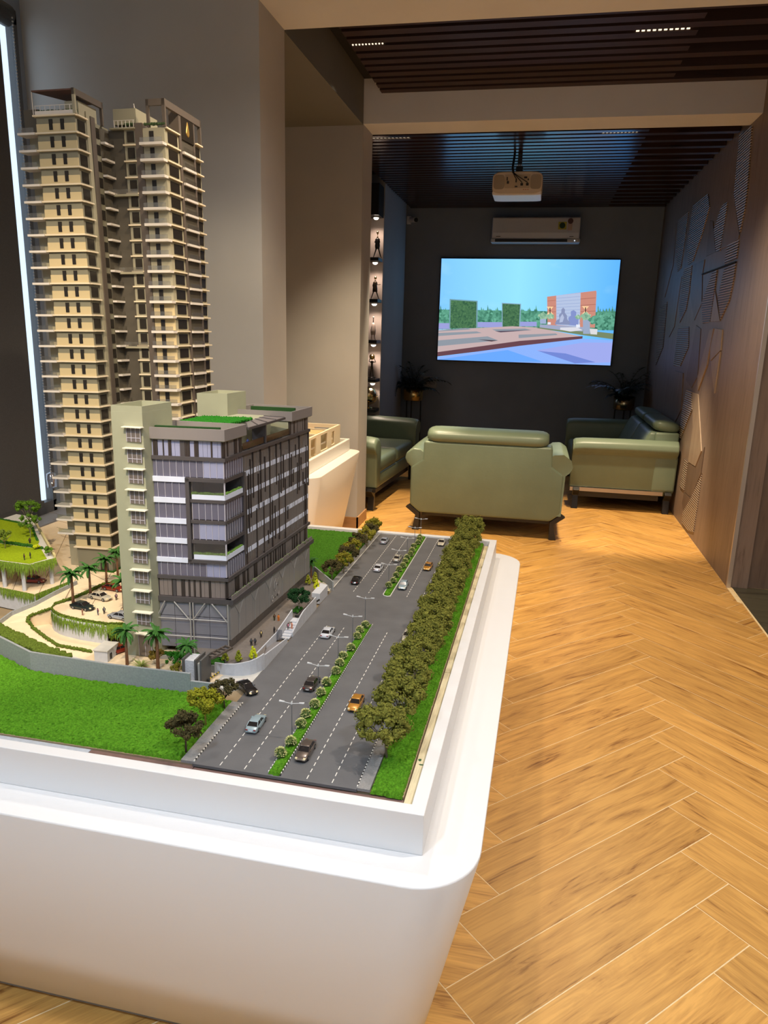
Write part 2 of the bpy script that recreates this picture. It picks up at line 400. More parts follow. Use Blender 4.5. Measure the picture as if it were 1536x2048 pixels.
# faceted panels on the wooden wall
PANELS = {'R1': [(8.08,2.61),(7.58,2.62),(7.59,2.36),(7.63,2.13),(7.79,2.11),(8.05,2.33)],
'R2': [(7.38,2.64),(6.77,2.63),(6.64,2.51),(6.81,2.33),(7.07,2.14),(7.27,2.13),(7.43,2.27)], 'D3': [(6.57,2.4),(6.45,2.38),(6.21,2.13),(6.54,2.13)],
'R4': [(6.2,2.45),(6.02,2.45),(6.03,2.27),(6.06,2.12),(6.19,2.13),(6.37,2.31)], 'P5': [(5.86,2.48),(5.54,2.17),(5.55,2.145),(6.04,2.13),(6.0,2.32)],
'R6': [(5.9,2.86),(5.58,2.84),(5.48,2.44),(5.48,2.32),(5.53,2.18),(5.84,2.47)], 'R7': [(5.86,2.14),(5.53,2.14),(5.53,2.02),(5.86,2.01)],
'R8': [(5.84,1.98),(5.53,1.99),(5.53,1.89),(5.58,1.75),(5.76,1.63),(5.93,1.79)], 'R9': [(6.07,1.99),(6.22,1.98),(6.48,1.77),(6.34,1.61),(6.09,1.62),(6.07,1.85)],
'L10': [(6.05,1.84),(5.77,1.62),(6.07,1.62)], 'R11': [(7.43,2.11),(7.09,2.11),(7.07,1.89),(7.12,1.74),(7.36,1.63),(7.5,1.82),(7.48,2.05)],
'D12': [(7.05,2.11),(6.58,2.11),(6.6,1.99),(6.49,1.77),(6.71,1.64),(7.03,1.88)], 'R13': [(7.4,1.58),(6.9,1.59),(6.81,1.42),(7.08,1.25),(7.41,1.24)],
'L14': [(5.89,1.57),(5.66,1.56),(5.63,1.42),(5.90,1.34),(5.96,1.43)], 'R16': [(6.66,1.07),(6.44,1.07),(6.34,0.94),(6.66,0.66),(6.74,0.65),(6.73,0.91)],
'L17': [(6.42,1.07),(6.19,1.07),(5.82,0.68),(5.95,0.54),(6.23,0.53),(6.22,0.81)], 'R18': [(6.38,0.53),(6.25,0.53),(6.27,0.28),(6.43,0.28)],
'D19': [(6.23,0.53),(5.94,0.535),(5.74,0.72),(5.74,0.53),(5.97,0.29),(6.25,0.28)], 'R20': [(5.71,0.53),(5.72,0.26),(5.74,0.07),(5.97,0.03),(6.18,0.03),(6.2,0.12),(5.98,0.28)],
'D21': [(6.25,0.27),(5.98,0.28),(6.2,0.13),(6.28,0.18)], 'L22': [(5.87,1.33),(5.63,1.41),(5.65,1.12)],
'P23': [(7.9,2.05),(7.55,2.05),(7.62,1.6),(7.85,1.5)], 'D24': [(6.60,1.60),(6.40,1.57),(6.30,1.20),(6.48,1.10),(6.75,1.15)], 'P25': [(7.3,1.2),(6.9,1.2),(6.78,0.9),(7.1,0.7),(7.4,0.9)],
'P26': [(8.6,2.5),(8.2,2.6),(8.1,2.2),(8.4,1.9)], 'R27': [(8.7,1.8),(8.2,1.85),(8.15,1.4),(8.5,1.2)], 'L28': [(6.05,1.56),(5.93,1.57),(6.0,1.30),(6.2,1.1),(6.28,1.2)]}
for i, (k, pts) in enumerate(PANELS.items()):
    mm = {'R': M_RIB, 'P': M_VENEER, 'D': M_VENEERD, 'L': M_VENEERL}[k[0]]  # lit and shaded facets differ by painted tone
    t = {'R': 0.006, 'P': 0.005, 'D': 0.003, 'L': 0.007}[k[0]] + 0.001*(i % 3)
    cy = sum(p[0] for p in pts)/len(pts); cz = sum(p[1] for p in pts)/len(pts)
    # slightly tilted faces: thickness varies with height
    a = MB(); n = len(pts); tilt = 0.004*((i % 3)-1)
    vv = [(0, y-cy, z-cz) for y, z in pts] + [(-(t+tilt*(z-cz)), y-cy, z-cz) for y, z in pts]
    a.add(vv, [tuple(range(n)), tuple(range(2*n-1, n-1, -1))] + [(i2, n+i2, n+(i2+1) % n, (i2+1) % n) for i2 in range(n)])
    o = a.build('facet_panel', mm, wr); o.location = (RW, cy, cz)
MB().box(RW-0.0105, RW-0.0005, 5.53, 6.60, 1.993, 2.003).build('panel_groove', M_CEILBLK, wr)
for z in (0.92,): MB().box(RW+0.03, 3.0, 4.698, 4.7005, z, z+0.004).build('panel_joint', M_CEILBLK, bpy.data.objects['wall_passage'])

# ------------------------------------------------------------------ window, blind and chain on the left
wn = struct(empty('window_1', (-2.445, 0, 0)))
fm = MB()
for y0, y1 in ((0.6, 0.66), (1.95, 2.01), (3.335, 3.36)): fm.box(-0.03, 0.012, y0, y1, 0.53, 2.86)
for z0, z1 in ((0.53, 0.59), (2.80, 2.86)): fm.box(-0.03, 0.012, 0.6, 3.36, z0, z1)
fm.build('window_frame', mat('grey_window_frame', (0.10, 0.10, 0.105), 0.5, 0.3), wn)
for y0, y1 in ((0.66, 1.95), (2.01, 3.335)):
    MB().box(-0.004, 0.004, y0, y1, 0.59, 2.80).build('pane', glassmat('window_glass', (0.97, 0.98, 1.0), 0.03, 0.93), wn)
MB().box(-0.09, 0.14, 0.6, 3.395, 0.505, 0.532).build('window_sill', mat('grey_stone_sill', (0.25, 0.24, 0.24), 0.35), wn)
bl = thing('roller_blind', 'dark grey roller blind pulled down over the window at the left', 'blind', (-2.40, 0, 0))
MB().box(-0.003, 0.003, 0.55, 3.19, 0.615, 2.80).build('blind_fabric', mat('charcoal_blind_fabric', (0.075, 0.070, 0.068), 0.9, var=0.1, scale=200, bump=0.1, bscale=900), bl)
MB().box(-0.012, 0.012, 0.55, 3.20, 0.585, 0.62).build('bottom_bar', mat('blind_bar', (0.06, 0.057, 0.055), 0.5), bl)
MB().tube((0, 0.55, 2.80), (0, 3.25, 2.80), 0.045, n=20).build('roller_tube', mat('blind_roller', (0.05, 0.048, 0.046), 0.5), bl, smooth=True)
ch = MB()
for i in range(150): ch.blob((0.045, 3.225, 2.78-0.0136*i), 0.0045, 1, 0)
ch.build('chain', mat('grey_bead_chain', (0.35, 0.34, 0.34), 0.4), bl)
cw = MB(); cw.lathe([(0.002, 0), (0.022, 0.006), (0.024, 0.05), (0.022, 0.075), (0.004, 0.085)], 16, (0.045, 3.225, 0.68))
cw.build('chain_weight', glassmat('clear_plastic', (0.9, 0.92, 0.95), 0.08, 0.6), bl, smooth=True)
# ------------------------------------------------------------------ sofas
M_LEA = mat('sage_green_leather', S(112, 126, 106), 0.40, var=0.08, scale=4, bump=0.25, bscale=70, spec=0.5)
M_LEG = mat('black_sofa_leg', (0.018, 0.016, 0.015), 0.35)
M_CHROME = mat('brushed_steel', (0.45, 0.42, 0.40), 0.3, 0.9)
def rbox(x0, x1, y0, y1, z0, z1, name, m, par, r=0.03, seg=4):
    return MB().box(x0, x1, y0, y1, z0, z1).build(name, m, par, smooth=True, bevel=r, seg=seg)
def make_sofa(name, label, W_, loc, rz, heads, seats):
    """W_ overall length along local x; back at local y=0, front at local y=0.88"""
    t = thing(name, label, 'sofa', loc, rz, None)
    h = W_/2
    # back: chamfered lower corners
    a = MB()
    prof = [(-h+0.035, 0.205), (-h+0.11, 0.145), (h-0.11, 0.145), (h-0.035, 0.205), (h-0.035, 0.50), (h-0.125, 0.56), (h-0.130, 0.70), (-h+0.130, 0.70), (-h+0.125, 0.56), (-h+0.035, 0.50)]
    n = len(prof)
    vv = [(x, 0.0 + 0.02*(0.70-z), z) for x, z in prof] + [(x, 0.20, z) for x, z in prof]
    a.add(vv, [tuple(range(n)), tuple(range(2*n-1, n-1, -1))] + [(i, n+i, n+(i+1) % n, (i+1) % n) for i in range(n)])
    a.build('backrest', M_LEA, t, smooth=True, bevel=0.018, seg=3)
    sw = (W_-0.30)/heads
    for i in range(heads):      # rolled head cushions on top of the back
        x0 = -h+0.15+sw*i; x1 = x0+sw-0.01
        b = MB(); nn = 24; vv = []; ff = []
        K = [(0.0, 0.55), (0.018, 0.80), (0.045, 0.95), (0.09, 1.0)]
        stn = [(x0+d, k) for d, k in K] + [(x1-d, k) for d, k in reversed(K)]
        for x, k in stn:
            for q in range(nn):
                an = 2*PI*q/nn; ca, sa = math.cos(an), math.sin(an)
                sx = abs(ca)**0.75*(1 if ca > 0 else -1); sz = abs(sa)**0.75*(1 if sa > 0 else -1)
                vv.append((x, 0.105+0.115*k*sx, 0.745+0.052*k*sz+0.012*sx))
        for i2 in range(len(stn)-1):
            for q in range(nn): ff.append((i2*nn+q, i2*nn+(q+1) % nn, (i2+1)*nn+(q+1) % nn, (i2+1)*nn+q))
        ff += [tuple(range(nn-1, -1, -1)), tuple(range((len(stn)-1)*nn, len(stn)*nn))]
        b.add(vv, ff).build('head_cushion', M_LEA, t, smooth=True)
    # padded inner back and seat
    bw = (W_-0.32)/seats
    for i in range(seats):
        x0 = -h+0.16+bw*i
        MB().box(x0+0.004, x0+bw-0.004, 0.20, 0.86, 0.29, 0.43).build('seat_cushion', M_LEA, t, smooth=True, bevel=0.045, seg=4)
        MB().add([(x0+0.006, 0.20, 0.40), (x0+bw-0.006, 0.20, 0.40), (x0+bw-0.006, 0.38, 0.40), (x0+0.006, 0.38, 0.40),
                  (x0+0.006, 0.10, 0.70), (x0+bw-0.006, 0.10, 0.70), (x0+bw-0.006, 0.24, 0.70), (x0+0.006, 0.24, 0.70)],
                 [(0,3,2,1),(4,5,6,7),(0,1,5,4),(1,2,6,5),(2,3,7,6),(3,0,4,7)]).build('back_cushion', M_LEA, t, smooth=True, bevel=0.03, seg=3)
    MB().box(-h+0.10, h-0.10, 0.15, 0.85, 0.17, 0.30).build('seat_base', M_LEA, t, smooth=True, bevel=0.02)
    for s in (-1, 1):           # arms: flat side panel with rolled padded top
        a = MB()
        pr = [(0.145, 0.20), (0.045, 0.20), (0.035, 0.50), (0.005, 0.525), (-0.012, 0.56), (0.0, 0.605), (0.05, 0.64), (0.11, 0.635), (0.155, 0.60), (0.165, 0.55), (0.16, 0.40)]
        n = len(pr); ys = [0.012, 0.03, 0.45, 0.80, 0.87, 0.885]; ks = [1, 1, 1, 0.985, 0.965, 0.92]; vv = []; ff = []
        for y, k in zip(ys, ks):
            for d, z in pr: vv.append((s*(h-d-(1-k)*0.05), y, 0.2+(z-0.2)*k))
        for i in range(len(ys)-1):
            for q in range(n): ff.append((i*n+q, i*n+(q+1) % n, (i+1)*n+(q+1) % n, (i+1)*n+q) if s > 0 else (i*n+q, (i+1)*n+q, (i+1)*n+(q+1) % n, i*n+(q+1) % n))
        ff += [tuple(range(n)), tuple(range((len(ys)-1)*n, len(ys)*n))]
        ar = a.add(vv, ff).build('armrest', M_LEA, t, smooth=True, bevel=0.012, seg=2)
        MB().box(s*(h-0.037)-0.003, s*(h-0.037)+0.003, 0.10, 0.86, 0.505, 0.511).build('seam', M_LEG, ar)
        MB().box(s*(h-0.085)-0.05, s*(h-0.085)+0.05, 0.10, 0.88, 0.165, 0.198).build('base_rail', M_CHROME if s < 0 and name == 'leather_sofa' and heads == 2 else M_LEG, t)
        for y in (0.03, 0.80):  # angled bracket legs
            lg = [(0.0, 0.178), (0.034, 0.200), (0.112, 0.138), (0.110, 0.0), (0.055, 0.0), (0.079, 0.118)]
            vv = [(s*(h-d), y, z) for d, z in lg] + [(s*(h-d), y+0.055, z) for d, z in lg]; n = 6
            MB().add(vv, [tuple(range(n)), tuple(range(2*n-1, n-1, -1))] + [(i, n+i, n+(i+1) % n, (i+1) % n) for i in range(n)]).build('leg', M_LEG, t, bevel=0.004)
    MB().box(-h+0.12, h-0.12, 0.12, 0.80, 0.10, 0.16).build('under_frame', M_LEG, t)
    return t
make_sofa('leather_sofa', 'sage green leather sofa with its back turned, right behind the model table', 1.205, (-0.3175, 5.42, 0), 0, 1, 2)
make_sofa('leather_sofa', 'sage green leather sofa with two head cushions set against the wooden panel wall', 1.72, (1.24, 7.39, 0), PI/2, 2, 2)
make_sofa('leather_sofa', 'sage green leather sofa half hidden by the pillar under the lit shelves', 1.60, (-2.077, 6.746, 0), math.radians(-94.3), 2, 2)
# low tables
t = thing('coffee_table', 'low dark coffee table with pale top between the sofas', 'table', (-0.62, 6.75, 0))
MB().box(-0.33, 0.33, -0.20, 0.20, 0.28, 0.302).build('table_top', mat('grey_table_top', (0.20, 0.17, 0.16), 0.3), t, bevel=0.004)
for x in (-0.30, 0.30):
    for y in (-0.17, 0.17): MB().box(x-0.018, x+0.018, y-0.018, y+0.018, 0, 0.28).build('leg', M_LEG, t)
MB().box(-0.30, 0.30, -0.17, 0.17, 0.06, 0.075).build('lower_shelf', M_LEG, t)
t = thing('media_console', 'low dark console against the wall under the television', 'console', (-0.60, 8.98, 0))
MB().box(-0.33, 0.33, -0.14, 0.14, 0.05, 0.31).build('body', mat('dark_console', (0.05, 0.05, 0.06), 0.3), t, bevel=0.005)
for x in (-0.165, 0.165): MB().box(x-0.16, x+0.16, -0.147, -0.14, 0.07, 0.29).build('door', mat('dark_console_door', (0.045, 0.045, 0.055), 0.25), t, bevel=0.002)
for x in (-0.28, 0.28): MB().box(x-0.03, x+0.03, -0.11, 0.11, 0, 0.05).build('foot', M_LEG, t)

# ------------------------------------------------------------------ television with its picture (flat print on the screen)
TVX0, TVX1, TVZ0, TVZ1, TVY = -1.198, 0.832, 1.163, 2.332, 9.085
tv = thing('television', 'large wall television showing a blue sky garden deck scene', 'television', (0, TVY, 0))
MB().box(TVX0-0.012, TVX1+0.012, 0.0, 0.05, TVZ0-0.012, TVZ1+0.012).build('bezel', mat('black_bezel', (0.01, 0.01, 0.012), 0.3), tv, bevel=0.004)
def st(x, y):   # pixel positions traced in an image crop of the television -> fraction of the screen
    s_, t_ = 0.5, 0.5
    for _ in range(8):
        t_ = (y-(40+5*s_))/(808+32*s_); s_ = (x-(60-35*t_))/((1497-95*t_)-(60-35*t_))
    return min(1, max(0, s_)), min(1, max(0, t_))
TVN = [0]
TVE = 1.2
def pic(pts, rgb, k=1.0, m=None, name='picture_patch', lay=None):
    TVN[0] += 1; d = -0.0004*(lay if lay is not None else 1+TVN[0]*0.25)
    vv = []
    for p in pts:
        s_, t_ = st(*p); vv.append((TVX0+(TVX1-TVX0)*s_, d, TVZ1-(TVZ1-TVZ0)*t_))
    m = m or emit('screen_%d_%d_%d' % rgb, S(*rgb), TVE*k)
    return MB().poly(vv).build(name, m, tv)
def skymat():
    m = bpy.data.materials.new('screen_sky'); m.use_nodes = True; N = m.node_tree.nodes; K = m.node_tree.links; N.remove(N['Principled BSDF'])
    e = N.new('ShaderNodeEmission'); e.inputs[1].default_value = TVE
    tc = N.new('ShaderNodeTexCoord'); sp = N.new('ShaderNodeSeparateXYZ'); K.new(tc.outputs['Generated'], sp.inputs[0])
    cr = N.new('ShaderNodeValToRGB'); el = cr.color_ramp.elements
    el[0].position = 0.0; el[0].color = (*S(122, 190, 255), 1); el[1].position = 1.0; el[1].color = (*S(92, 172, 255), 1)
    q = el.new(0.45); q.color = (*S(142, 215, 255), 1)
    K.new(sp.outputs['X'], cr.inputs[0])
    nz = N.new('ShaderNodeTexNoise'); nz.inputs['Scale'].default_value = 3.0; nz.inputs['Detail'].default_value = 4; K.new(tc.outputs['Generated'], nz.inputs['Vector'])
    mr = N.new('ShaderNodeMapRange'); mr.inputs[1].default_value = 0.52; mr.inputs[2].default_value = 0.75; mr.inputs[4].default_value = 0.35; K.new(nz.outputs['Fac'], mr.inputs[0])
    mx = N.new('ShaderNodeMix'); mx.data_type = 'RGBA'; mx.inputs[7].default_value = (*S(190, 232, 255), 1)
    K.new(mr.outputs[0], mx.inputs[0]); K.new(cr.outputs[0], mx.inputs[6]); K.new(mx.outputs[2], e.inputs[0]); K.new(e.outputs[0], N['Material Output'].inputs[0]); return m
def leafmat(name, c1, c2, sc):
    m = bpy.data.materials.new(name); m.use_nodes = True; N = m.node_tree.nodes; K = m.node_tree.links; N.remove(N['Principled BSDF'])
    e = N.new('ShaderNodeEmission'); e.inputs[1].default_value = TVE; tc = N.new('ShaderNodeTexCoord')
    vo = N.new('ShaderNodeTexVoronoi'); vo.inputs['Scale'].default_value = sc; K.new(tc.outputs['Object'], vo.inputs['Vector'])
    cr = N.new('ShaderNodeValToRGB'); cr.color_ramp.elements[0].color = (*S(*c1), 1); cr.color_ramp.elements[1].color = (*S(*c2), 1)
    K.new(vo.outputs['Color'], cr.inputs[0]); K.new(cr.outputs[0], e.inputs[0]); K.new(e.outputs[0], N['Material Output'].inputs[0]); return m
pic([(0, 0), (1600, 0), (1600, 1000), (0, 1000)], (1, 1, 1), m=skymat(), name='screen', lay=1)
LF = leafmat('screen_leaves', (40, 96, 76), (108, 176, 150), 40); LD = leafmat('screen_moss', (44, 82, 62), (82, 124, 84), 60); LP = leafmat('screen_pale_leaves', (92, 140, 120), (170, 205, 170), 40)
pic([(0, 440), (1500, 455), (1440, 600), (0, 600)], (60, 116, 110), m=LF)
for x0 in range(45, 850, 26): pic([(x0, 452), (x0+6, 400+17*((x0*7) % 5)), (x0+16, 446), (x0+24, 415+11*((x0*3) % 4)), (x0+30, 455)], (96, 168, 170), m=LF)
for x0 in range(1310, 1450, 22): pic([(x0, 460), (x0+8, 400+12*((x0*7) % 5)), (x0+18, 450), (x0+26, 420), (x0+30, 462)], (96, 168, 170), m=LF)
for x0, x1, y0, y1 in ((30, 135, 550, 597), (350, 572, 540, 582), (700, 835, 535, 572)): pic([(x0, y0), (x1, y0), (x1, y1), (x0, y1)], (146, 150, 205))
pic([(128, 356), (360, 370), (358, 592), (124, 592)], (110, 150, 160)); pic([(138, 366), (350, 378), (346, 588), (132, 592)], (58, 90, 66), m=LD)
pic([(556, 384), (712, 392), (702, 580), (556, 580)], (130, 165, 185)); pic([(562, 392), (704, 398), (694, 576), (562, 578)], (60, 92, 70), m=LD)
pic([(25, 606), (640, 572), (830, 580), (1195, 652), (700, 690), (25, 790)], (186, 164, 164)); pic([(25, 786), (700, 690), (1195, 648), (1192, 668), (25, 822)], (98, 66, 74))
for q in ([(25, 612), (260, 588), (305, 600), (25, 618)], [(30, 630), (350, 615), (392, 628), (30, 655)], [(28, 690), (440, 655), (525, 688), (28, 738)], [(475, 598), (740, 590), (795, 602), (530, 620)], [(690, 640), (985, 628), (1000, 640), (690, 668)]):
    pic(q, (134, 142, 152))
pic([(360, 680), (525, 688), (470, 697)], (70, 56, 64)); pic([(500, 612), (795, 602), (545, 622)], (80, 70, 86))
pic([(25, 826), (700, 730), (1195, 668), (1440, 680), (1440, 900), (25, 880)], (132, 168, 235)); pic([(25, 850), (600, 765), (880, 860), (600, 880)], (100, 158, 236)); pic([(830, 766), (1195, 700), (1440, 700), (1440, 860), (1180, 870)], (150, 160, 222)); pic([(840, 770), (1060, 790), (1290, 860), (1130, 870)], (108, 128, 200))
pic([(930, 570), (1440, 625), (1440, 672), (1195, 640), (830, 585)], (112, 128, 96))
pic([(920, 335), (1305, 285), (1308, 300), (1290, 580), (920, 560)], (192, 132, 116)); pic([(992, 326), (1185, 303), (1172, 575), (990, 560)], (170, 184, 212))
for i in range(9): pic([(992, 346+24*i), (1180, 330+26*i), (1180, 333+26*i), (992, 349+24*i)], (138, 156, 196))
for i in range(3): pic([(922, 368+44*i), (990, 362+45*i), (990, 365+45*i), (922, 371+44*i)], (158, 98, 86)); pic([(1182, 350+50*i), (1300, 340+52*i), (1300, 344+52*i), (1182, 354+50*i)], (158, 98, 86))
for cx, cy in ((942, 445), (1220, 440)):
    for s in (-1, 1): pic([(cx, cy), (cx-28, cy+32*s), (cx+28, cy+32*s)], (236, 196, 150))
    pic([(cx-4, cy-22), (cx+4, cy-22), (cx+4, cy+22), (cx-4, cy+22)], (60, 40, 44))
# grey seated statue on a low plinth, with its shadow on the wall
pic([(1090, 560), (1085, 500), (1105, 485), (1105, 450), (1128, 440), (1148, 455), (1146, 490), (1165, 505), (1160, 565)], (124, 138, 190))
pic([(978, 555), (990, 525), (1015, 510), (1012, 478), (1030, 462), (1032, 435), (1046, 420), (1060, 436), (1058, 462), (1074, 482), (1076, 515), (1100, 540), (1090, 558)], (128, 138, 172)); pic([(1020, 500), (1040, 470), (1052, 500), (1040, 535), (1015, 540)], (168, 178, 205))
pic([(860, 556), (1200, 575), (1195, 610), (1020, 600), (860, 580)], (150, 158, 184)); pic([(1020, 580), (1150, 576), (1195, 600), (1100, 612), (1020, 598)], (206, 206, 214))
for x0, x1, y0, y1, c in ((1198, 1252, 515, 630, (146, 160, 186)), (862, 910, 500, 550, (150, 165, 196)), (1145, 1175, 555, 580, (215, 220, 232)), (922, 946, 538, 556, (215, 220, 232))): pic([(x0, y0), (x1, y0), (x1, y1), (x0, y1)], c)
pic([(1250, 588), (1310, 590), (1305, 635), (1255, 632)], (206, 206, 208))
for cx, cy, r in ((1222, 490, 46), (885, 488, 42), (945, 490, 34), (1285, 520, 50), (1160, 495, 26), (1370, 500, 66), (1420, 520, 40)): pic([(cx+r*math.cos(a)*(0.7+0.3*((i*5) % 3)/2), cy+0.8*r*math.sin(a)*(0.7+0.3*((i*7) % 3)/2)) for i, a in enumerate([2*PI*k/14 for k in range(14)])], (110, 150, 120), m=LP if cx < 1250 else LF)

# ------------------------------------------------------------------ air conditioner
ac = thing('air_conditioner', 'white split air conditioner mounted above the television', 'air conditioner', (-0.13, 9.139, 0))
M_ACW = mat('white_plastic', (0.70, 0.70, 0.76), 0.35); M_ACD = mat('dark_vent', (0.015, 0.015, 0.018), 0.5)
a = MB(); prof = [(0.0, 2.775), (-0.17, 2.775), (-0.20, 2.76), (-0.215, 2.60), (-0.205, 2.535), (0.0, 2.535)]
n = 6; vv = [(-0.485, y, z) for y, z in prof] + [(0.485, y, z) for y, z in prof]
a.add(vv, [tuple(range(n)), tuple(range(2*n-1, n-1, -1))] + [(i, n+i, n+(i+1) % n, (i+1) % n) for i in range(n)]).build('front_panel', M_ACW, ac, bevel=0.012, seg=3)
MB().box(-0.495, 0.495, -0.215, -0.02, 2.493, 2.545).build('lower_housing', mat('white_plastic_lower', (0.62, 0.62, 0.66), 0.3), ac, bevel=0.016, seg=3)
MB().box(-0.445, 0.355, -0.222, -0.20, 2.503, 2.533).build('louver', M_ACD, ac)
MB().box(0.245, 0.335, -0.2165, -0.2145, 2.635, 2.715).build('efficiency_sticker', mat('yellow_sticker', S(190, 176, 60), 0.6), ac)
MB().lathe([(0.001, 0), (0.032, 0), (0.032, -0.001), (0.001, -0.001)], 20, (0.290, -0.217, 2.676), 'y').build('round_logo', mat('green_sticker', S(28, 66, 34), 0.6), ac)
MB().box(0.348, 0.398, -0.2165, -0.2145, 2.625, 2.70).build('rating_sticker', mat('white_sticker', S(200, 176, 168), 0.6), ac)
MB().lathe([(0.001, 0), (0.030, 0), (0.030, -0.001), (0.001, -0.001)], 20, (0.375, -0.217, 2.722), 'y').build('rating_dial', mat('red_sticker', S(92, 60, 60), 0.6), ac)
for x0, x1 in ((-0.435, -0.385), (0.375, 0.42)): MB().box(x0, x1, -0.2165, -0.2145, 2.556, 2.563).build('maker_mark', M_ACD, ac)
MB().lathe([(0.001, 0), (0.006, 0), (0.006, -0.002), (0.001, -0.002)], 10, (0.435, -0.215, 2.517), 'y').build('status_light', emit('ac_led', (0.75, 0.85, 1), 1.5), ac)

# ------------------------------------------------------------------ projector
pj = thing('ceiling_projector', 'cream projector hanging from the slatted ceiling on a black pole', 'projector', (-0.258, 6.30, 0))
M_PJ = mat('cream_plastic', (0.62, 0.52, 0.40), 0.45); M_PJD = mat('beige_grille', (0.34, 0.28, 0.21), 0.7); M_BLK = mat('black_plastic', (0.012, 0.012, 0.013), 0.5)
def superprism(w, hgt, y0, y1, e=4, n=40, z=0):
    vv = []
    for y in (y0, y1):
        for k in range(n):
            an = 2*PI*k/n; c_, s_ = math.cos(an), math.sin(an)
            vv.append((w*abs(c_)**(2/e)*(1 if c_ > 0 else -1), y, z+hgt*abs(s_)**(2/e)*(1 if s_ > 0 else -1)))
    return vv, [(k, (k+1) % n, n+(k+1) % n, n+k) for k in range(n)] + [tuple(range(n-1, -1, -1)), tuple(range(n, 2*n))]
MB().add(*superprism(0.195, 0.085, 0.0, 0.30, 5, z=2.645)).build('housing', M_PJ, pj, smooth=False, bevel=0.008)
MB().add(*superprism(0.192, 0.018, 0.002, 0.298, 6, z=2.573)).build('lower_shell', mat('white_projector_base', (0.75, 0.72, 0.70), 0.35), pj, bevel=0.006)
for s in (-1, 1): MB().add(*superprism(0.043, 0.053, -0.003, 0.004, 4, 24, 2.652)).build('side_grille', M_PJD, pj).location.x = s*0.142
MB().box(-0.097, 0.097, -0.004, 0.002, 2.607, 2.705).build('port_panel', mat('tan_port_panel', (0.46, 0.37, 0.26), 0.6), pj)
for x, z, w, hh in ((-0.08, 2.675, 0.004, 0.012), (-0.073, 2.648, 0.008, 0.009), (-0.01, 2.66, 0.005, 0.012), (0.035, 2.633, 0.010, 0.009), (0.078, 2.633, 0.010, 0.009), (0.062, 2.683, 0.012, 0.006), (0.083, 2.668, 0.005, 0.006), (-0.008, 2.617, 0.010, 0.004)):
    MB().box(x-w, x+w, -0.008, -0.003, z-hh, z+hh).build('port', M_BLK, pj)
for x in (0.052, 0.068, 0.085): MB().box(x-0.005, x+0.005, -0.001, 0.003, 2.594, 2.598).build('indicator_light', mat('red_indicator', (0.4, 0.05, 0.03), 0.5), pj)
MB().lathe([(0.045, 0.0), (0.045, 0.03), (0.036, 0.03), (0.034, 0.01)], 24, (0.10, 0.295, 2.645), 'y').build('lens', M_BLK, pj, smooth=True)
MB().box(-0.012, 0.022, 0.12, 0.155, 2.72, 2.985).build('ceiling_pole', M_BLK, pj)
MB().box(-0.022, 0.032, 0.11, 0.165, 2.725, 2.79).build('mount_bracket', M_BLK, pj)
for x in (-0.13, 0.13): MB().box(min(x, 0), max(x, 0), 0.13, 0.145, 2.728, 2.736).build('mount_arm', M_BLK, pj)
for x in (-0.01, 0.004, 0.018): MB().lathe([(0.0055, 0), (0.0055, -0.004)], 8, (x, 0.118, 2.795), 'y').build('bolt', mat('bright_bolt', (0.6, 0.65, 0.75), 0.3, 0.8), pj)
cb = [MB().path([(-0.035, 0.10, 2.98), (-0.038, 0.08, 2.86), (-0.045, 0.03, 2.76), (-0.036, -0.010, 2.72)], 0.009, 8)]
for xe, ze in ((-0.01, 2.66), (0.035, 2.633), (0.078, 2.633)): cb.append(MB().path([(-0.036, -0.010, 2.72), (-0.03+0.3*(xe+0.03), -0.022, 2.69), (xe, -0.018, ze+0.012), (xe, -0.008, ze)], 0.0032, 6))
for q in cb: q.build('cable', M_BLK, pj, smooth=True)

# ------------------------------------------------------------------ shelves with figurines in the alcove
SHZ = [2.19, 1.795, 1.395, 1.007, 0.70]
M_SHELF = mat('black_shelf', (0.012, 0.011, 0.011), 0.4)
names = ['top', 'second', 'third', 'fourth', 'lowest']
for i, z in enumerate(SHZ):
    s_ = tag(MB().box(-2.19, -1.605, 7.44, 7.638, z-0.032, z).build('wall_shelf', M_SHELF, bevel=0.002), 'black display shelf, %s of the five beside the bluish column' % names[i], 'shelf', 'black display shelves')
tag(MB().box(-2.19, -1.605, 7.40, 7.638, 2.575, 2.86).build('shelf_header_shade', M_SHELF), 'black header above the lit display shelves, boxed tall as the ceiling shadow', 'panel')  # black box height stands in for the shadow under the ceiling
for i, z in enumerate([2.575]+[q-0.032 for q in SHZ[:4]]):
    pk = thing('puck_light', 'round white spot lamp under the %s' % (['boxed header above the shelves', 'top black shelf', 'second black shelf', 'third black shelf', 'fourth black shelf'][i]), 'lamp', (-1.650, 7.50, z), 0, 'spot lamps under the shelves')
    MB().lathe([(0.03, 0.0), (0.03, -0.012), (0.026, -0.014)], 20).build('housing', mat('white_lamp_ring', (0.7, 0.68, 0.65), 0.4), pk, smooth=True)
    MB().blob((0, 0, -0.014), 0.026, 2, 0, (1, 1, 0.75)).build('bulb', emit('warm_bulb', (1.0, 0.88, 0.74), 7.0), pk, smooth=True)
    lamp('SPOT', 'shelf_lamp', (-1.650, 7.50, z-0.045), 4.0, (1.0, 0.78, 0.62), 0.02, (-1.70, 7.56, 0), 150, 0.8)
def figure(name, label, loc, rz, parts):
    t = thing(name, label, 'figurine', loc, rz, 'figurines on the lit shelves')
    for nm, m, b in parts: b.build(nm, m, t, smooth=True)
    return t
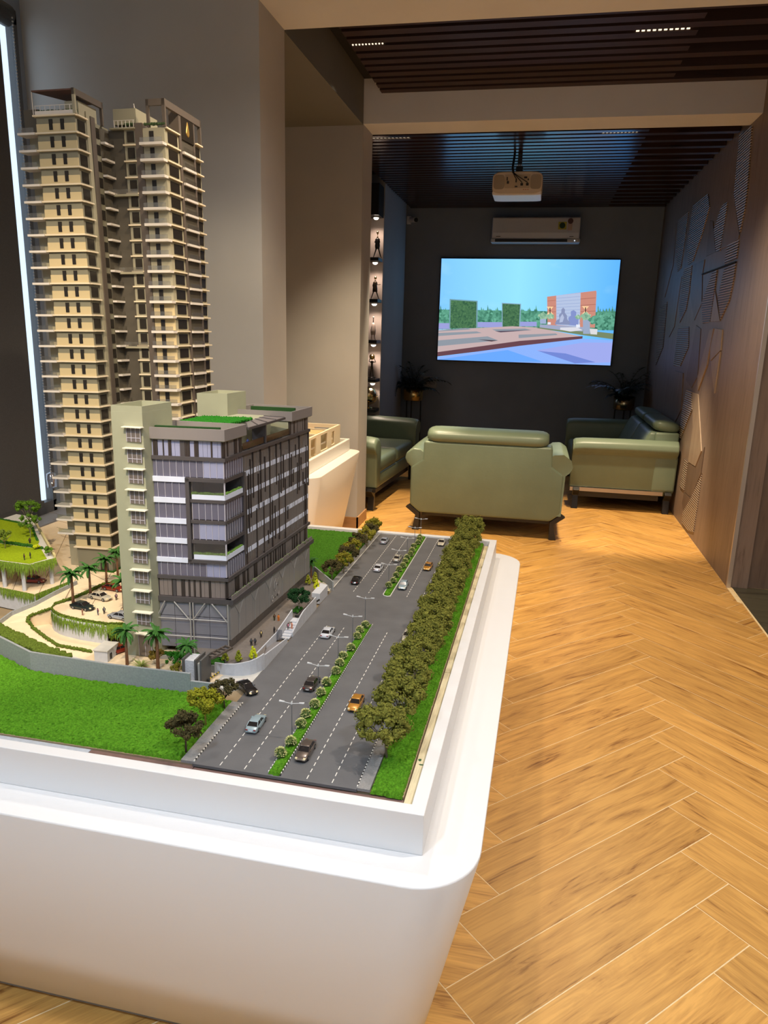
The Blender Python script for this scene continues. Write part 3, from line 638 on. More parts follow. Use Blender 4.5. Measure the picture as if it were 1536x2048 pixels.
M_BRONZE = mat('dark_bronze', (0.05, 0.035, 0.022), 0.35, 0.6); M_GOLD = mat('polished_gold', (0.85, 0.58, 0.22), 0.22, 1.0); M_BLACKF = mat('black_resin', (0.012, 0.011, 0.011), 0.35); M_CREAMF = mat('cream_resin', (0.62, 0.50, 0.44), 0.5)
def body_fig(h, stride, coat, arm_l, arm_r, seed=0):
    """walking figure, one continuous skin grown from a joint skeleton"""
    J = [(0, 0, 0.52*h), (0, 0, 0.66*h), (0, 0, 0.80*h), (0, 0.005, 0.86*h)]; E = [(0, 1), (1, 2), (2, 3)]; Rr = [0.055*h, 0.06*h, 0.065*h, 0.022*h]
    for s in (-1, 1):
        b = len(J); J += [(0.035*h*s, 0, 0.48*h), (0.04*h*s+stride*s*0.35, 0.02*h*s, 0.25*h), (0.045*h*s+stride*s*0.8, 0.0, 0.03*h), (0.045*h*s+stride*s*0.8+0.05*h, -0.03*h, 0.012*h)]
        E += [(0, b), (b, b+1), (b+1, b+2), (b+2, b+3)]; Rr += [0.05*h, 0.036*h, 0.022*h, 0.018*h]
    for s, arm in ((-1, arm_l), (1, arm_r)):
        b = len(J); J += [(0.075*h*s, 0, 0.79*h), tuple(q*h for q in arm[0]), tuple(q*h for q in arm[1])]
        E += [(2, b), (b, b+1), (b+1, b+2)]; Rr += [0.032*h, 0.026*h, 0.018*h]
    me = bpy.data.meshes.new('body'); me.from_pydata(J, E, []); o = bpy.data.objects.new('body', me); COL.objects.link(o)
    m = o.modifiers.new('skin', 'SKIN'); m.use_smooth_shade = True
    for i, sv in enumerate(me.skin_vertices[0].data): sv.radius = (Rr[i], Rr[i]*0.85); sv.use_root = (i == 0)
    m = o.modifiers.new('sub', 'SUBSURF'); m.levels = 1; m.render_levels = 1
    return o
def walker(label, loc, rz, h, bm_, head, stride, al, ar, extras=()):
    t = thing('figurine', label, 'figurine', loc, rz, 'figurines on the lit shelves')
    o = body_fig(h, stride, 0, al, ar); o.parent = t; o.data.materials.append(bm_)
    for nm, m, b in extras: b.build(nm, m, t, smooth=True)
    t.scale = (0.72,)*3
    return t
H = 0.30
walker('black walking figurine with a gold wire head on the top shelf', (-1.640, 7.54, SHZ[0]), 0, H, M_BLACKF, None, 0.05, ((-0.13, -0.02, 0.68), (-0.03, -0.07, 0.66)), ((0.12, -0.02, 0.68), (0.03, -0.07, 0.70)),
       [('coat', M_BLACKF, MB().lathe([(0.030, 0.12), (0.036, 0.16), (0.030, 0.21), (0.034, 0.245), (0.016, 0.262)], 16)),
        ('collar', M_GOLD, MB().blob((0, 0, 0.272), 0.012, 2, 0.1)), ('head', M_GOLD, MB().blob((0, 0, 0.33), 0.017, 2, 0.1, (1, 1, 1.35))), ('neck', M_GOLD, MB().tube((0, 0, 0.28), (0, 0, 0.32), 0.004))])
walker('bronze walking figurine with an outstretched arm on the second shelf', (-1.655, 7.54, SHZ[1]), 0, 0.28, M_BRONZE, None, 0.055, ((-0.12, -0.01, 0.66), (-0.08, -0.02, 0.52)), ((0.14, -0.05, 0.70), (0.30, -0.06, 0.72)),
       [('coat', M_BRONZE, MB().lathe([(0.036, 0.10), (0.033, 0.15), (0.027, 0.19), (0.031, 0.225), (0.014, 0.242)], 16)), ('collar', M_CREAMF, MB().blob((0, 0, 0.25), 0.013, 2, 0.1)), ('head', M_GOLD, MB().blob((0.004, 0, 0.285), 0.020, 2, 0.25))])
walker('pale cream figurine with a bronze neck on the third shelf', (-1.665, 7.54, SHZ[2]), 0.4, 0.27, M_CREAMF, None, 0.02, ((-0.11, -0.02, 0.66), (-0.02, -0.08, 0.66)), ((0.11, -0.02, 0.66), (0.02, -0.08, 0.70)),
       [('coat', M_CREAMF, MB().lathe([(0.034, 0.07), (0.038, 0.13), (0.028, 0.19), (0.026, 0.215), (0.010, 0.24)], 16)), ('neck', M_BRONZE, MB().tube((0, 0, 0.24), (0, 0, 0.30), 0.006)), ('head', M_CREAMF, MB().blob((0, 0, 0.312), 0.013, 2, 0.1))])
walker('bronze figurine holding a gold ball on its shoulders on the fourth shelf', (-1.670, 7.54, SHZ[3]+0.014), 0.2, 0.27, M_BRONZE, None, 0.012, ((-0.17, 0, 0.82), (-0.08, 0, 1.0)), ((0.20, 0, 0.78), (0.09, 0, 1.0)),
       [('globe', M_GOLD, MB().blob((0, 0, 0.285), 0.042, 2, 0.02)), ('base', M_BLACKF, MB().box(-0.05, 0.05, -0.045, 0.045, -0.02, 0.0))])
t = thing('globe_ornament', 'shiny gold globe on a thin stand on the lowest shelf', 'ornament', (-1.70, 7.54, 0.70))
MB().blob((0, 0, 0.14), 0.085, 3, 0).build('globe', mat('aged_gold', (0.62, 0.50, 0.28), 0.18, 1.0), t, smooth=True)
MB().lathe([(0.045, 0), (0.045, 0.006), (0.006, 0.012), (0.006, 0.055)], 16).build('stand', M_GOLD, t, smooth=True)
MB().path([(0.095*math.cos(a), 0, 0.14+0.095*math.sin(a)) for a in [PI*(1.05+0.9*k/12) for k in range(13)]], 0.004).build('meridian_arm', M_GOLD, t, smooth=True)

# ------------------------------------------------------------------ plants in the far corners
M_FERN = mat('dark_fern_leaf', (0.012, 0.022, 0.014), 0.45)
def leafblade(b, p, yaw, pitch, L_, w_, droop=0.6, n=5):
    d = Vector((math.cos(yaw), math.sin(yaw), 0)); sd = Vector((-math.sin(yaw), math.cos(yaw), 0)); P = Vector(p); a = pitch
    L2, R2 = [], []
    for i in range(n+1):
        t_ = i/n; wd = w_*math.sin(PI*min(1, 0.12+0.88*t_))**0.8*(1-0.1*t_)
        L2.append(P+sd*wd); R2.append(P-sd*wd)
        P = P+(d*math.cos(a)+Vector((0, 0, math.sin(a))))*(L_/n); a -= droop/n
    vv = []
    for l_, r_ in zip(L2, R2): vv += [l_, r_]
    b.add(vv, [(2*i, 2*i+1, 2*i+3, 2*i+2) for i in range(n)])
def corner_plant(label, loc, seed, pot, lim):
    q = random.Random(seed); t = thing('potted_fern', label, 'plant', loc)
    for k in range(3):
        an = 2*PI*k/3+0.5; MB().tube((0.10*math.cos(an), 0.10*math.sin(an), 0.0), (0.10*math.cos(an), 0.10*math.sin(an), 0.72), 0.008, n=8).build('stand_leg', M_BLK, t)
    MB().lathe([(0.105, 0.42), (0.108, 0.43), (0.108, 0.44), (0.105, 0.44)], 20).build('stand_ring', M_BLK, t)
    MB().lathe([(0.10, 0.68), (0.115, 0.69), (0.12, 0.83), (0.112, 0.83), (0.10, 0.74)], 28).build('pot', pot, t, smooth=True)
    MB().lathe([(0.001, 0.79), (0.109, 0.79), (0.109, 0.80), (0.001, 0.805)], 20).build('soil', mat('dark_soil', (0.02, 0.015, 0.01), 0.9), t)
    x0, x1, y1 = lim
    for i in range(17):
        yaw = 2*PI*i/17+q.uniform(-0.2, 0.2); pit = q.uniform(0.55, 1.5); L_ = q.uniform(0.24, 0.44)
        b = MB(); P = Vector((0.02*math.cos(yaw), 0.02*math.sin(yaw), 0.80)); a_ = pit; d = Vector((math.cos(yaw), math.sin(yaw), 0)); pts = [P.copy()]
        for s in range(9):
            P = P+(d*math.cos(a_)+Vector((0, 0, math.sin(a_))))*(L_/9); a_ -= 0.12; pts.append(P.copy())
            if s > 0:
                for sd in (-1, 1): leafblade(b, P, yaw+sd*q.uniform(0.6, 1.1), a_*0.3, 0.15*(1-s/13), 0.017, 0.8, 3)
        leafblade(b, P, yaw, a_, 0.12, 0.016, 0.5, 3)
        b.path(pts, 0.003, 4)
        b.v = [(min(max(p[0], x0-loc[0]+0.004*(k % 3)), x1-loc[0]-0.004*(k % 3)), min(p[1], y1-loc[1]-0.004*(k % 3)), p[2]) for k, p in enumerate(b.v)]
        b.build('frond', M_FERN, t)
    return t
corner_plant('dark fern in a gold pot on a black stand in the far left corner', (-1.44, 8.84, 0), 3, M_GOLD, (-1.59, -1.0, 9.11))
corner_plant('dark fern in a metal pot on a black stand in the far right corner', (1.00, 8.84, 0), 5, mat('brass_pot', (0.45, 0.36, 0.22), 0.2, 1.0), (0.5, 1.24, 9.125))
t = thing('cctv_camera', 'small white security camera high in the far left corner', 'security camera', (-1.575, 9.139, 2.76))
MB().box(-0.055, -0.005, -0.05, 0.0, -0.045, 0.045).build('mount_box', M_ACW, t, bevel=0.004)
MB().tube((-0.01, -0.06, 0.0), (0.06, -0.115, -0.008), 0.028, n=18).build('camera_body', M_ACW, t, smooth=False)
MB().tube((0.058, -0.113, -0.008), (0.072, -0.125, -0.009), 0.024, n=18).build('lens', M_BLK, t)
t = thing('switch_plate', 'grey electrical switch plate on the dark wall beside the left fern', 'switch', (-1.282, 9.139, 0.887))
MB().box(-0.082, 0.082, -0.012, 0, -0.068, 0.068).build('plate', mat('grey_switch_plate', (0.30, 0.30, 0.31), 0.5), t, bevel=0.003)
for x in (-0.045, 0.0, 0.045): MB().box(x-0.018, x+0.018, -0.015, -0.012, -0.03, 0.045).build('switch', mat('grey_switch', (0.22, 0.22, 0.23), 0.5), t, bevel=0.002)

# ------------------------------------------------------------------ ceiling fixtures
for i, (p, a_, e, cone) in enumerate(ADDED_SPOTS):
    t = thing('added_track_spotlight', ['unseen black ceiling spotlight added to light the tower model', 'unseen black ceiling spotlight added to light the grey wall beside the tower'][i], 'lamp', p)
    dv = (Vector(a_)-Vector(p)).normalized()
    MB().tube(-dv*0.10, -dv*0.01, 0.035, n=20).build('lamp_head', M_BLK, t); MB().box(-0.02, 0.02, -0.02, 0.02, 0.06, 0.09).build('ceiling_mount', M_BLK, t); MB().tube(-dv*0.06, (0, 0, 0.075), 0.008, n=8).build('bracket', M_BLK, t)
M_LINE = emit('linear_led', (1.0, 0.80, 0.55), 1.6)
for (x0, x1, y, z, lb) in ((0.374, 0.653, 4.523, 3.046, 'recessed linear ceiling lamp at the right between the front slats'), (-1.16, -0.97, 4.523, 3.046, 'recessed linear ceiling lamp at the left between the front slats'),
                           (0.326, 0.577, 5.875, 2.885, 'recessed linear ceiling lamp at the right just behind the rear beam'), (-1.34, -1.05, 5.875, 2.885, 'recessed linear ceiling lamp at the left just behind the rear beam')):
    t = thing('linear_ceiling_lamp', lb, 'lamp', ((x0+x1)/2, y, z), 0, 'linear lamps in the slatted ceiling'); w = (x1-x0)/2
    MB().box(-w-0.01, w+0.01, -0.018, 0.018, 0.012, 0.09).build('housing', M_BLK, t)
    for k in range(10): MB().box(-w+2*w*k/10+0.006, -w+2*w*(k+1)/10-0.006, -0.009, 0.009, 0.006, 0.013).build('led_cell', M_LINE, t)
for i, (p, e, c, cone) in enumerate(NEAR):
    t = thing('downlight', ['round white ceiling downlight over the aisle beside the tray front', 'round white ceiling downlight over the aisle before the front beam', 'unseen round white ceiling downlight added above the front edge of the city model', 'unseen round white ceiling downlight added to brighten the tower', 'unseen round white ceiling downlight added above the middle of the city model', 'unseen round white ceiling downlight added as fill at the rear right of the near room', 'unseen round white ceiling downlight added as fill at the rear left of the near room'][i], 'lamp', (p[0], p[1], 2.95), 0, 'ceiling downlights of the near room')
    MB().lathe([(0.065, 0.0), (0.065, -0.006), (0.05, -0.008), (0.046, -0.002)], 24).build('trim_ring', M_ACW, t, smooth=True)
# ================================================================== the model table
T0 = Vector((-0.1396, 1.1399, 0)); TYAW = -0.01447558
EX = Vector((math.cos(TYAW), math.sin(TYAW), 0)); EY = Vector((-math.sin(TYAW), math.cos(TYAW), 0))
G = 0.655; D = 0.7154
def MP(u, v, z=G): return T0 + EX*u + EY*v + Vector((0, 0, z))
def mthing(name, label, cat, u, v, z=G, a=0.0, group=None): return thing(name, label, cat, MP(u, v, z), TYAW+a, group)
ORD = ['first', 'second', 'third', 'fourth', 'fifth', 'sixth', 'seventh', 'eighth', 'ninth', 'tenth', 'eleventh', 'twelfth', 'thirteenth', 'fourteenth', 'fifteenth', 'sixteenth']
M_WHITE = mat('white_lacquer', (0.80, 0.785, 0.78), 0.38, var=0.01, scale=2, coat=0.1)
M_WHITE2 = mat('warm_white_lacquer', (0.80, 0.76, 0.70), 0.38)
def rrect(x0, x1, y0, y1, r, n=12):
    out = []
    for cx, cy, a0 in ((x1-r, y0+r, -PI/2), (x1-r, y1-r, 0), (x0+r, y1-r, PI/2), (x0+r, y0+r, PI)):
        for k in range(n+1): a = a0+PI/2*k/n; out.append((cx+r*math.cos(a), cy+r*math.sin(a)))
    return out
def plinth(name, label, x0, x1, y0, y1, r, zt, inset, loc, rz, m, group=None):
    t = thing(name, label, 'display table', loc, rz)
    a = MB(); top = rrect(x0, x1, y0, y1, r); n = len(top)
    lv = [(0.0, 0.03), (0.25, 0.03+(zt-0.03)*0.25), (1-0.008/zt, zt-0.004), (1.0, zt)]
    rings = []
    for k, z in lv:
        ins = inset*(1-k) + (0.003 if z == zt else 0); rings.append([(x, y, z) for x, y in rrect(x0+ins, x1-ins, y0+ins, y1-ins, max(0.02, r-ins*0.3))])
    vv = [p for q in rings for p in q]; ff = []
    for i in range(len(rings)-1):
        for k in range(n): ff.append((i*n+k, i*n+(k+1) % n, (i+1)*n+(k+1) % n, (i+1)*n+k))
    ff += [tuple(range(n-1, -1, -1)), tuple(range((len(rings)-1)*n, len(rings)*n))]
    o = a.add(vv, ff).build('plinth_body', m, t)
    for p in o.data.polygons: p.use_smooth = abs(p.normal.z) < 0.5
    ins = inset+0.02
    MB().prism(rrect(x0+ins, x1-ins, y0+ins, y1-ins, r*0.7), 0.0, 0.032).build('recessed_foot', mat('grey_plinth_foot', (0.30, 0.29, 0.28), 0.6), t)
    return t
plinth('display_table', 'large white display table with rounded corners under the city model', -1.86, 0.105, -0.085, 1.945, 0.125, 0.575, 0.109, MP(0, 0, 0), TYAW, M_WHITE)
def ring(x0, x1, y0, y1, w, z0, z1):
    b = MB(); o = [(x0, y0), (x1, y0), (x1, y1), (x0, y1)]; i = [(x0+w, y0+w), (x1-w, y0+w), (x1-w, y1-w), (x0+w, y1-w)]
    vv = [(*p, z0) for p in o]+[(*p, z1) for p in o]+[(*p, z1) for p in i]+[(*p, z0) for p in i]; ff = []
    for k in range(4):
        q = (k+1) % 4; ff += [(k, q, 4+q, 4+k), (4+k, 4+q, 8+q, 8+k), (8+k, 8+q, 12+q, 12+k), (12+k, 12+q, q, k)]
    return b.add(vv, ff)
tr = mthing('model_tray', 'white raised tray rim around the large city model', 'tray', 0, 0, 0)
ring(-1.77, 0, 0, 1.853, 0.0276, 0.5752, 0.659).build('rim', M_WHITE, tr, bevel=0.0015)
MB().box(-1.75, -0.02, 0.02, 1.835, 0.58, 0.625).build('tray_floor', mat('grey_tray_floor', (0.4, 0.39, 0.38), 0.7), tr)
MB().box(-0.47, -0.0465, 0.0340, 0.0495, 0.626, 0.6475).build('edge_strip', mat('brown_board', S(120, 92, 84), 0.8, var=0.12, scale=60), tr)
MB().box(-0.70, -0.4715, 0.0340, 0.0540, 0.626, 0.6475).build('edge_strip', mat('brown_board', (0, 0, 0)), tr)
MB().box(-1.74, -0.7015, 0.0340, 0.0540, 0.626, 0.6475).build('edge_strip', mat('pale_board', S(178, 182, 190), 0.8, var=0.08, scale=90), tr)
for v0, v1 in ((0.034, 0.60), (0.602, 1.50), (1.502, 1.79)): MB().box(-0.0455, -0.0285, v0, v1, 0.626, 0.6465).build('edge_strip', mat('cream_ply_edge', S(214, 200, 164), 0.7, var=0.12, scale=80, stretch=(6, 0.4, 6)), tr)

for u, v, a_, b_, sd in ((-0.0398, 0.1905, 0.0035, 0.0045, 1), (-0.0345, 0.1745, 0.0055, 0.0022, 2)):
    MB().prism([(u+a_*math.cos(k*PI/5)*(0.8+0.3*((k*sd) % 3)/2), v+b_*math.sin(k*PI/5)) for k in range(10)], 0.6464, 0.6468).build('paint_splash', mat('dark_green_paint', S(40, 84, 48), 0.5), tr)

# ------------------------------------------------------------------ ground of the model
M_ROAD = mat('model_asphalt', S(98, 97, 98), 0.8, var=0.10, scale=14, bump=0.25, bscale=700)
M_PAVER = mat('grey_pavers', S(142, 140, 138), 0.8, var=0.12, scale=300, bump=0.4, bscale=500)
M_MARK = mat('road_paint', S(226, 222, 214), 0.7); M_KERBB = mat('black_kerb_paint', S(40, 40, 40), 0.7)
M_BEIGE = mat('beige_paving', S(228, 206, 172), 0.75, var=0.04, scale=60); M_CONC = mat('pale_concrete', S(200, 196, 188), 0.75, var=0.05, scale=60)
M_GREYW = mat('grey_render', S(150, 154, 156), 0.75, var=0.10, scale=220); M_WHITEW = mat('white_render', S(196, 198, 204), 0.7, var=0.05, scale=120)
M_TURF = mat('green_turf', S(86, 138, 32), 0.95, var=0.35, scale=240, bump=0.6, bscale=600, spec=0.1)
M_TURF2 = mat('deep_green_turf', S(66, 112, 30), 0.95, var=0.35, scale=240, bump=0.6, bscale=600, spec=0.1)
M_LIME = mat('lime_turf', S(138, 158, 24), 0.9, var=0.2, scale=300, bump=0.4, bscale=700, spec=0.1)
M_HEDGE = mat('olive_hedge', S(88, 104, 38), 0.95, var=0.4, scale=300, bump=0.7, bscale=500, spec=0.1)
base = mthing('model_baseboard', 'flat base of the city model with roads, lawns and paving', 'model base', 0, 0, 0)
MB().box(-1.738, -0.0475, 0.0545, 1.80, 0.632, G-0.004).build('board', mat('plywood_board', S(150, 130, 100), 0.8), base)
rd = MB(); rd.prism([(-0.474, 0.050), (-0.1378, 0.050), (-0.1378, 1.815), (-0.490, 1.815), (-0.490, 0.05+0.25), (-0.474, 0.30)], G-0.006, G)
rd.box(-0.62, -0.48, 0.37, 0.50, G-0.005, G-0.0002); rd.build('road', M_ROAD, base)
def turf(name, poly, z0, amp, step, m, seed=0, dome=0.0):
    """foam turf: a fine bumpy sheet cut to a plan polygon"""
    xs = [p[0] for p in poly]; ys = [p[1] for p in poly]; nx = max(2, int((max(xs)-min(xs))/step)); ny = max(2, int((max(ys)-min(ys))/step))
    def inside(x, y):
        c = False; j = len(poly)-1
        for i in range(len(poly)):
            xi, yi = poly[i]; xj, yj = poly[j]
            if (yi > y) != (yj > y) and x < (xj-xi)*(y-yi)/(yj-yi)+xi: c = not c
            j = i
        return c
    q = random.Random(seed); idx = {}; vv = []; ff = []
    ok = [[inside(min(xs)+(i+0.5)*step, min(ys)+(j+0.5)*step) for j in range(ny)] for i in range(nx)]
    def vert(i, j):
        if (i, j) not in idx:
            edge = any(not (0 <= a < nx and 0 <= b < ny and ok[a][b]) for a in (i-1, i) for b in (j-1, j))
            idx[(i, j)] = len(vv); x = min(xs)+i*step+q.uniform(-.35, .35)*step; y = min(ys)+j*step+q.uniform(-.35, .35)*step
            vv.append((x, y, z0-0.003 if edge else z0+q.random()*amp+0.4*amp))
        return idx[(i, j)]
    for i in range(nx):
        for j in range(ny):
            if ok[i][j]:
                a, b, c, d = vert(i, j), vert(i+1, j), vert(i+1, j+1), vert(i, j+1); ff += [(a, b, c), (a, c, d)]
    o = MB().add(vv, ff).build(name, m, base); o['kind'] = 'stuff'; return o
turf('front_lawn', [(-1.735, 0.056), (-0.505, 0.056), (-0.497, 0.305), (-0.557, 0.316), (-0.82, 0.310), (-1.04, 0.318), (-1.19, 0.381), (-1.735, 0.61)], G-0.002, 0.005, 0.0034, M_TURF, 1)
turf('far_lawn', [(-0.518, 1.105), (-0.592, 1.215), (-0.95, 1.24), (-0.95, 1.80), (-0.515, 1.80)], G-0.002, 0.004, 0.0045, M_TURF2, 2)
turf('roadside_lawn', [(-0.112, 0.050), (-0.0478, 0.047), (-0.0478, 1.795), (-0.112, 1.795)], G-0.002, 0.005, 0.0030, M_TURF, 3)
turf('median_grass', [(-0.3165, 0.054), (-0.2925, 0.052), (-0.2925, 0.825), (-0.300, 0.832), (-0.312, 0.830), (-0.3165, 0.82)], G+0.001, 0.005, 0.0024, M_TURF, 4)
turf('median_grass', [(-0.3165, 1.09), (-0.305, 1.078), (-0.292, 1.082), (-0.2915, 1.815), (-0.3165, 1.815)], G+0.001, 0.005, 0.0028, M_TURF, 5)
MB().box(-0.501, -0.4745, 0.054, 0.300, G-0.004, G+0.002).build('footpath', M_PAVER, base)
MB().box(-0.515, -0.4905, 1.085, 1.80, G-0.004, G+0.0015).build('footpath', M_PAVER, base)
MB().box(-0.1375, -0.1125, 0.052, 1.795, G-0.004, G+0.002).build('footpath', M_PAVER, base)
dm = None; far = MB()
def dash(u, v, L_=0.0125, w=0.0018):
    global dm
    if v < 0.95:
        if dm is None: o = MB().box(-w/2, w/2, -L_/2, L_/2, 0, 0.0004).build('lane_dash', M_MARK); dm = o.data
        else: o = bpy.data.objects.new('lane_dash', dm); COL.objects.link(o)
        o.parent = base; o.location = (u, v, G)
    else: far.box(u-w/2, u+w/2, v-L_/2, v+L_/2, G, G+0.0004)
for u in (-0.4190, -0.3675, -0.2390, -0.1883):
    for i in range(80):
        v = 0.0645+0.0225*i
        if (v < 0.80) or (1.09 < v < 1.80): dash(u, v)
far.build('far_lane_dashes', M_MARK, base)['kind'] = 'stuff'
kb = MB(); kw = MB()
for i in range(140):
    v0 = 0.056+0.0052*i
    if v0 < 0.298: (kb if i % 2 else kw).box(-0.4745, -0.4725, v0, v0+0.0052, G, G+0.003)
    if v0 < 0.79: (kb if i % 2 else kw).box(-0.1388, -0.1370, v0, v0+0.0052, G, G+0.003)
for i in range(150):
    v0 = 0.054+0.0052*i
    if i % 2: kw.box(-0.2925, -0.2908, v0, v0+0.0045, G, G+0.0035)
    else: kb.box(-0.2925, -0.2908, v0, v0+0.0050, G, G+0.003)
    if i % 2 and i < 149: kw.box(-0.3185, -0.3168, v0, v0+0.0045, G, G+0.003)
kw.box(-0.2925, -0.2905, 1.08, 1.81, G, G+0.003).box(-0.3185, -0.3165, 1.09, 1.81, G, G+0.003).box(-0.4925, -0.4905, 1.10, 1.80, G, G+0.003).tube((-0.492, 1.10, G+0.001), (-0.505, 1.084, G+0.001), 0.0015)
kw.path([(-0.3175, 1.092, G+0.0015), (-0.312, 1.080, G+0.0015), (-0.300, 1.076, G+0.0015), (-0.2915, 1.084, G+0.0015)], 0.0016)
kw.build('white_kerb', M_MARK, base)['kind'] = 'stuff'; kb.build('black_kerb', M_KERBB, base)['kind'] = 'stuff'
MB().prism([(-1.30, 0.49), (-1.20, 0.40), (-1.04, 0.334), (-0.82, 0.326), (-0.60, 0.336), (-0.585, 0.37), (-0.572, 0.42), (-0.60, 0.53), (-0.95, 0.52), (-1.10, 0.56), (-1.25, 0.60)], G-0.004, G+0.001).build('forecourt', M_BEIGE, base)
MB().prism([(-0.582, 0.370), (-0.575, 0.4205), (-0.492, 0.478), (-0.4925, 0.394), (-0.53, 0.345)], G-0.004, G+0.0012).build('entry_apron', M_CONC, base)
# office forecourt (raised) and plinth
MB().prism([(-0.61, 0.43), (-0.575, 0.425), (-0.545, 0.427), (-0.515, 0.442), (-0.497, 0.48), (-0.530, 0.60), (-0.530, 0.70), (-0.512, 0.74), (-0.512, 0.95), (-0.52, 1.05), (-0.60, 1.16), (-0.70, 1.2), (-0.80, 0.6)], G-0.004, G+0.020).build('office_forecourt', mat('brown_paving', S(112, 104, 98), 0.8, var=0.1, scale=120), base)
MB().prism([(-0.495, 1.075), (-0.522, 1.05), (-0.60, 1.15), (-0.585, 1.20)], G-0.004, G+0.001).build('side_drive', M_BEIGE, base)

# ------------------------------------------------------------------ boundary walls and gate
def wthing(name, label, cat, path, t, z0, z1, m):
    o = MB().wall(path, t, z0, z1).build(name, m); o.location = MP(0, 0, 0); o.rotation_euler = (0, 0, TYAW); return tag(o, label, cat)
wthing('boundary_wall', 'long grey boundary wall of the model along the front lawn', 'wall', [(-1.74, 0.62), (-1.186, 0.384), (-1.0426, 0.3214), (-0.8219, 0.3129), (-0.612, 0.3180)], 0.006, G-0.003, 0.7042, M_GREYW)
wthing('boundary_wall', 'low grey wall end beside the gate pillar of the model', 'wall', [(-0.6115, 0.3182), (-0.556, 0.3193)], 0.006, G-0.003, 0.6855, M_GREYW)
gp = mthing('gate_portal', 'grey U-shaped gate pillar of the model with white inner panels', 'gate', -0.625, 0.375)
for x, w in ((-0.022, 0.0045), (0.010, 0.0045), (0.024, 0.0045)): MB().box(x-w/2, x+w/2, -0.026, 0.026, 0, 0.068).build('pillar_fin', mat('dark_grey_fin', S(92, 90, 88), 0.7), gp)
MB().box(-0.0195, 0.0075, -0.020, 0.020, 0, 0.062).build('stone_infill', mat('white_stone_cladding', S(205, 206, 210), 0.8, bump=0.8, bscale=250, var=0.08, scale=200), gp)
MB().box(0.0125, 0.0215, -0.018, 0.020, 0, 0.056).build('inner_panel', M_CONC, gp)
lad = mthing('gate_canopy', 'dark ladder-like pergola canopy over the model entrance', 'pergola', -0.598, 0.385, 0.715, math.radians(-18))
for x in (-0.011, 0.011): MB().box(x-0.0018, x+0.0018, 0, 0.075, -0.002, 0.003).build('rail', mat('brown_pergola', S(88, 78, 70), 0.6), lad)
for k in range(5): MB().box(-0.011, 0.011, 0.006+0.016*k, 0.010+0.016*k, -0.002, 0.003).build('rung', mat('brown_pergola', (0, 0, 0)), lad)
bar = mthing('boom_barrier', 'thin yellow and black striped boom barrier at the model gate', 'barrier', -0.594, 0.376, G+0.006, 0)
MB().box(-0.003, 0.003, -0.004, 0.002, -0.006, 0.003).build('post', M_KERBB, bar)
for k in range(12): MB().box(-0.0012+0.0008*k, 0.0012+0.0008*k, 0.0053*k, 0.0053*(k+1), 0, 0.0025).build('stripe', mat('yellow_paint', S(222, 190, 60), 0.6) if k % 2 else M_KERBB, bar)
def planter(label, poly, z0, z1, m, seed=0, g=M_HEDGE, name='planter'):
    t = tag(empty(name, MP(0, 0, 0), TYAW), label, 'planter')
    MB().prism(poly, z0, z1).build('box', m, t)
    b = MB(); q = random.Random(seed); cx = sum(p[0] for p in poly)/len(poly); cy = sum(p[1] for p in poly)/len(poly)
    for i in range(60):
        p = q.choice(poly); k = q.random()**0.6*0.9; p2 = q.choice(poly); w = q.random()
        x = cx+(p[0]*w+p2[0]*(1-w)-cx)*k*0.9; y = cy+(p[1]*w+p2[1]*(1-w)-cy)*k*0.9
        b.blob((x, y, z1+0.001), q.uniform(0.003, 0.006), 1, 0.3, seed=i)
    b.build('shrubs', g, t); return t
M_DGRN = mat('dark_green_shrub', S(48, 92, 30), 0.95, var=0.4, scale=300, bump=0.6, bscale=500, spec=0.1)
planter('grey planter box with green shrubs beside the striped barrier', [(-0.640, 0.474), (-0.598, 0.476), (-0.578, 0.440), (-0.600, 0.425), (-0.632, 0.43)], G, G+0.020, M_GREYW, 1, M_DGRN)
planter('long planter with green shrubs at the foot of the glass office front', [(-0.80, 0.478), (-0.66, 0.494), (-0.66, 0.474), (-0.80, 0.458)], G, G+0.012, M_CONC, 2, M_DGRN)
o = wthing('curved_wall', 'curved white retaining wall at the road corner of the office model', 'wall', [(-0.600, 0.424), (-0.571, 0.4215), (-0.547, 0.423), (-0.528, 0.429), (-0.513, 0.438), (-0.502, 0.452), (-0.495, 0.466), (-0.4915, 0.479)], 0.0035, G-0.003, [G+0.03, G+0.031, G+0.033, G+0.036, G+0.038, G+0.040, G+0.042, G+0.043], M_WHITEW)
wthing('sloped_wall', 'white sloping wall beside the pedestrian ramp of the office model', 'wall', [(-0.4915, 0.4795), (-0.491, 0.648)], 0.003, G-0.003, [G+0.038, G+0.014], M_WHITEW)
rp = mthing('pedestrian_ramp', 'grey pedestrian ramp climbing beside the road to the office forecourt', 'ramp', 0, 0, 0)
MB().add([(-0.4935, 0.48, G), (-0.4935, 0.645, G), (-0.524, 0.645, G), (-0.524, 0.48, G), (-0.4935, 0.48, G+0.024), (-0.4935, 0.645, G+0.001), (-0.524, 0.645, G+0.001), (-0.524, 0.48, G+0.024)], [(0,1,2,3),(4,7,6,5),(0,4,5,1),(1,5,6,2),(2,6,7,3),(3,7,4,0)]).build('slope', mat('grey_ramp', S(128, 124, 124), 0.7), rp)
MB().wall([(-0.526, 0.50), (-0.524, 0.662)], 0.003, G, G+0.024).build('inner_kerb', M_WHITEW, rp)
MB().box(-0.522, -0.506, 0.650, 0.6515, G, G+0.034).build('glass_screen', glassmat('grey_screen', (0.7, 0.72, 0.75), 0.1, 0.75), rp)
stp = mthing('model_stair', 'small white stair with side walls leading up from the road to the office', 'stairs', 0, 0, 0)
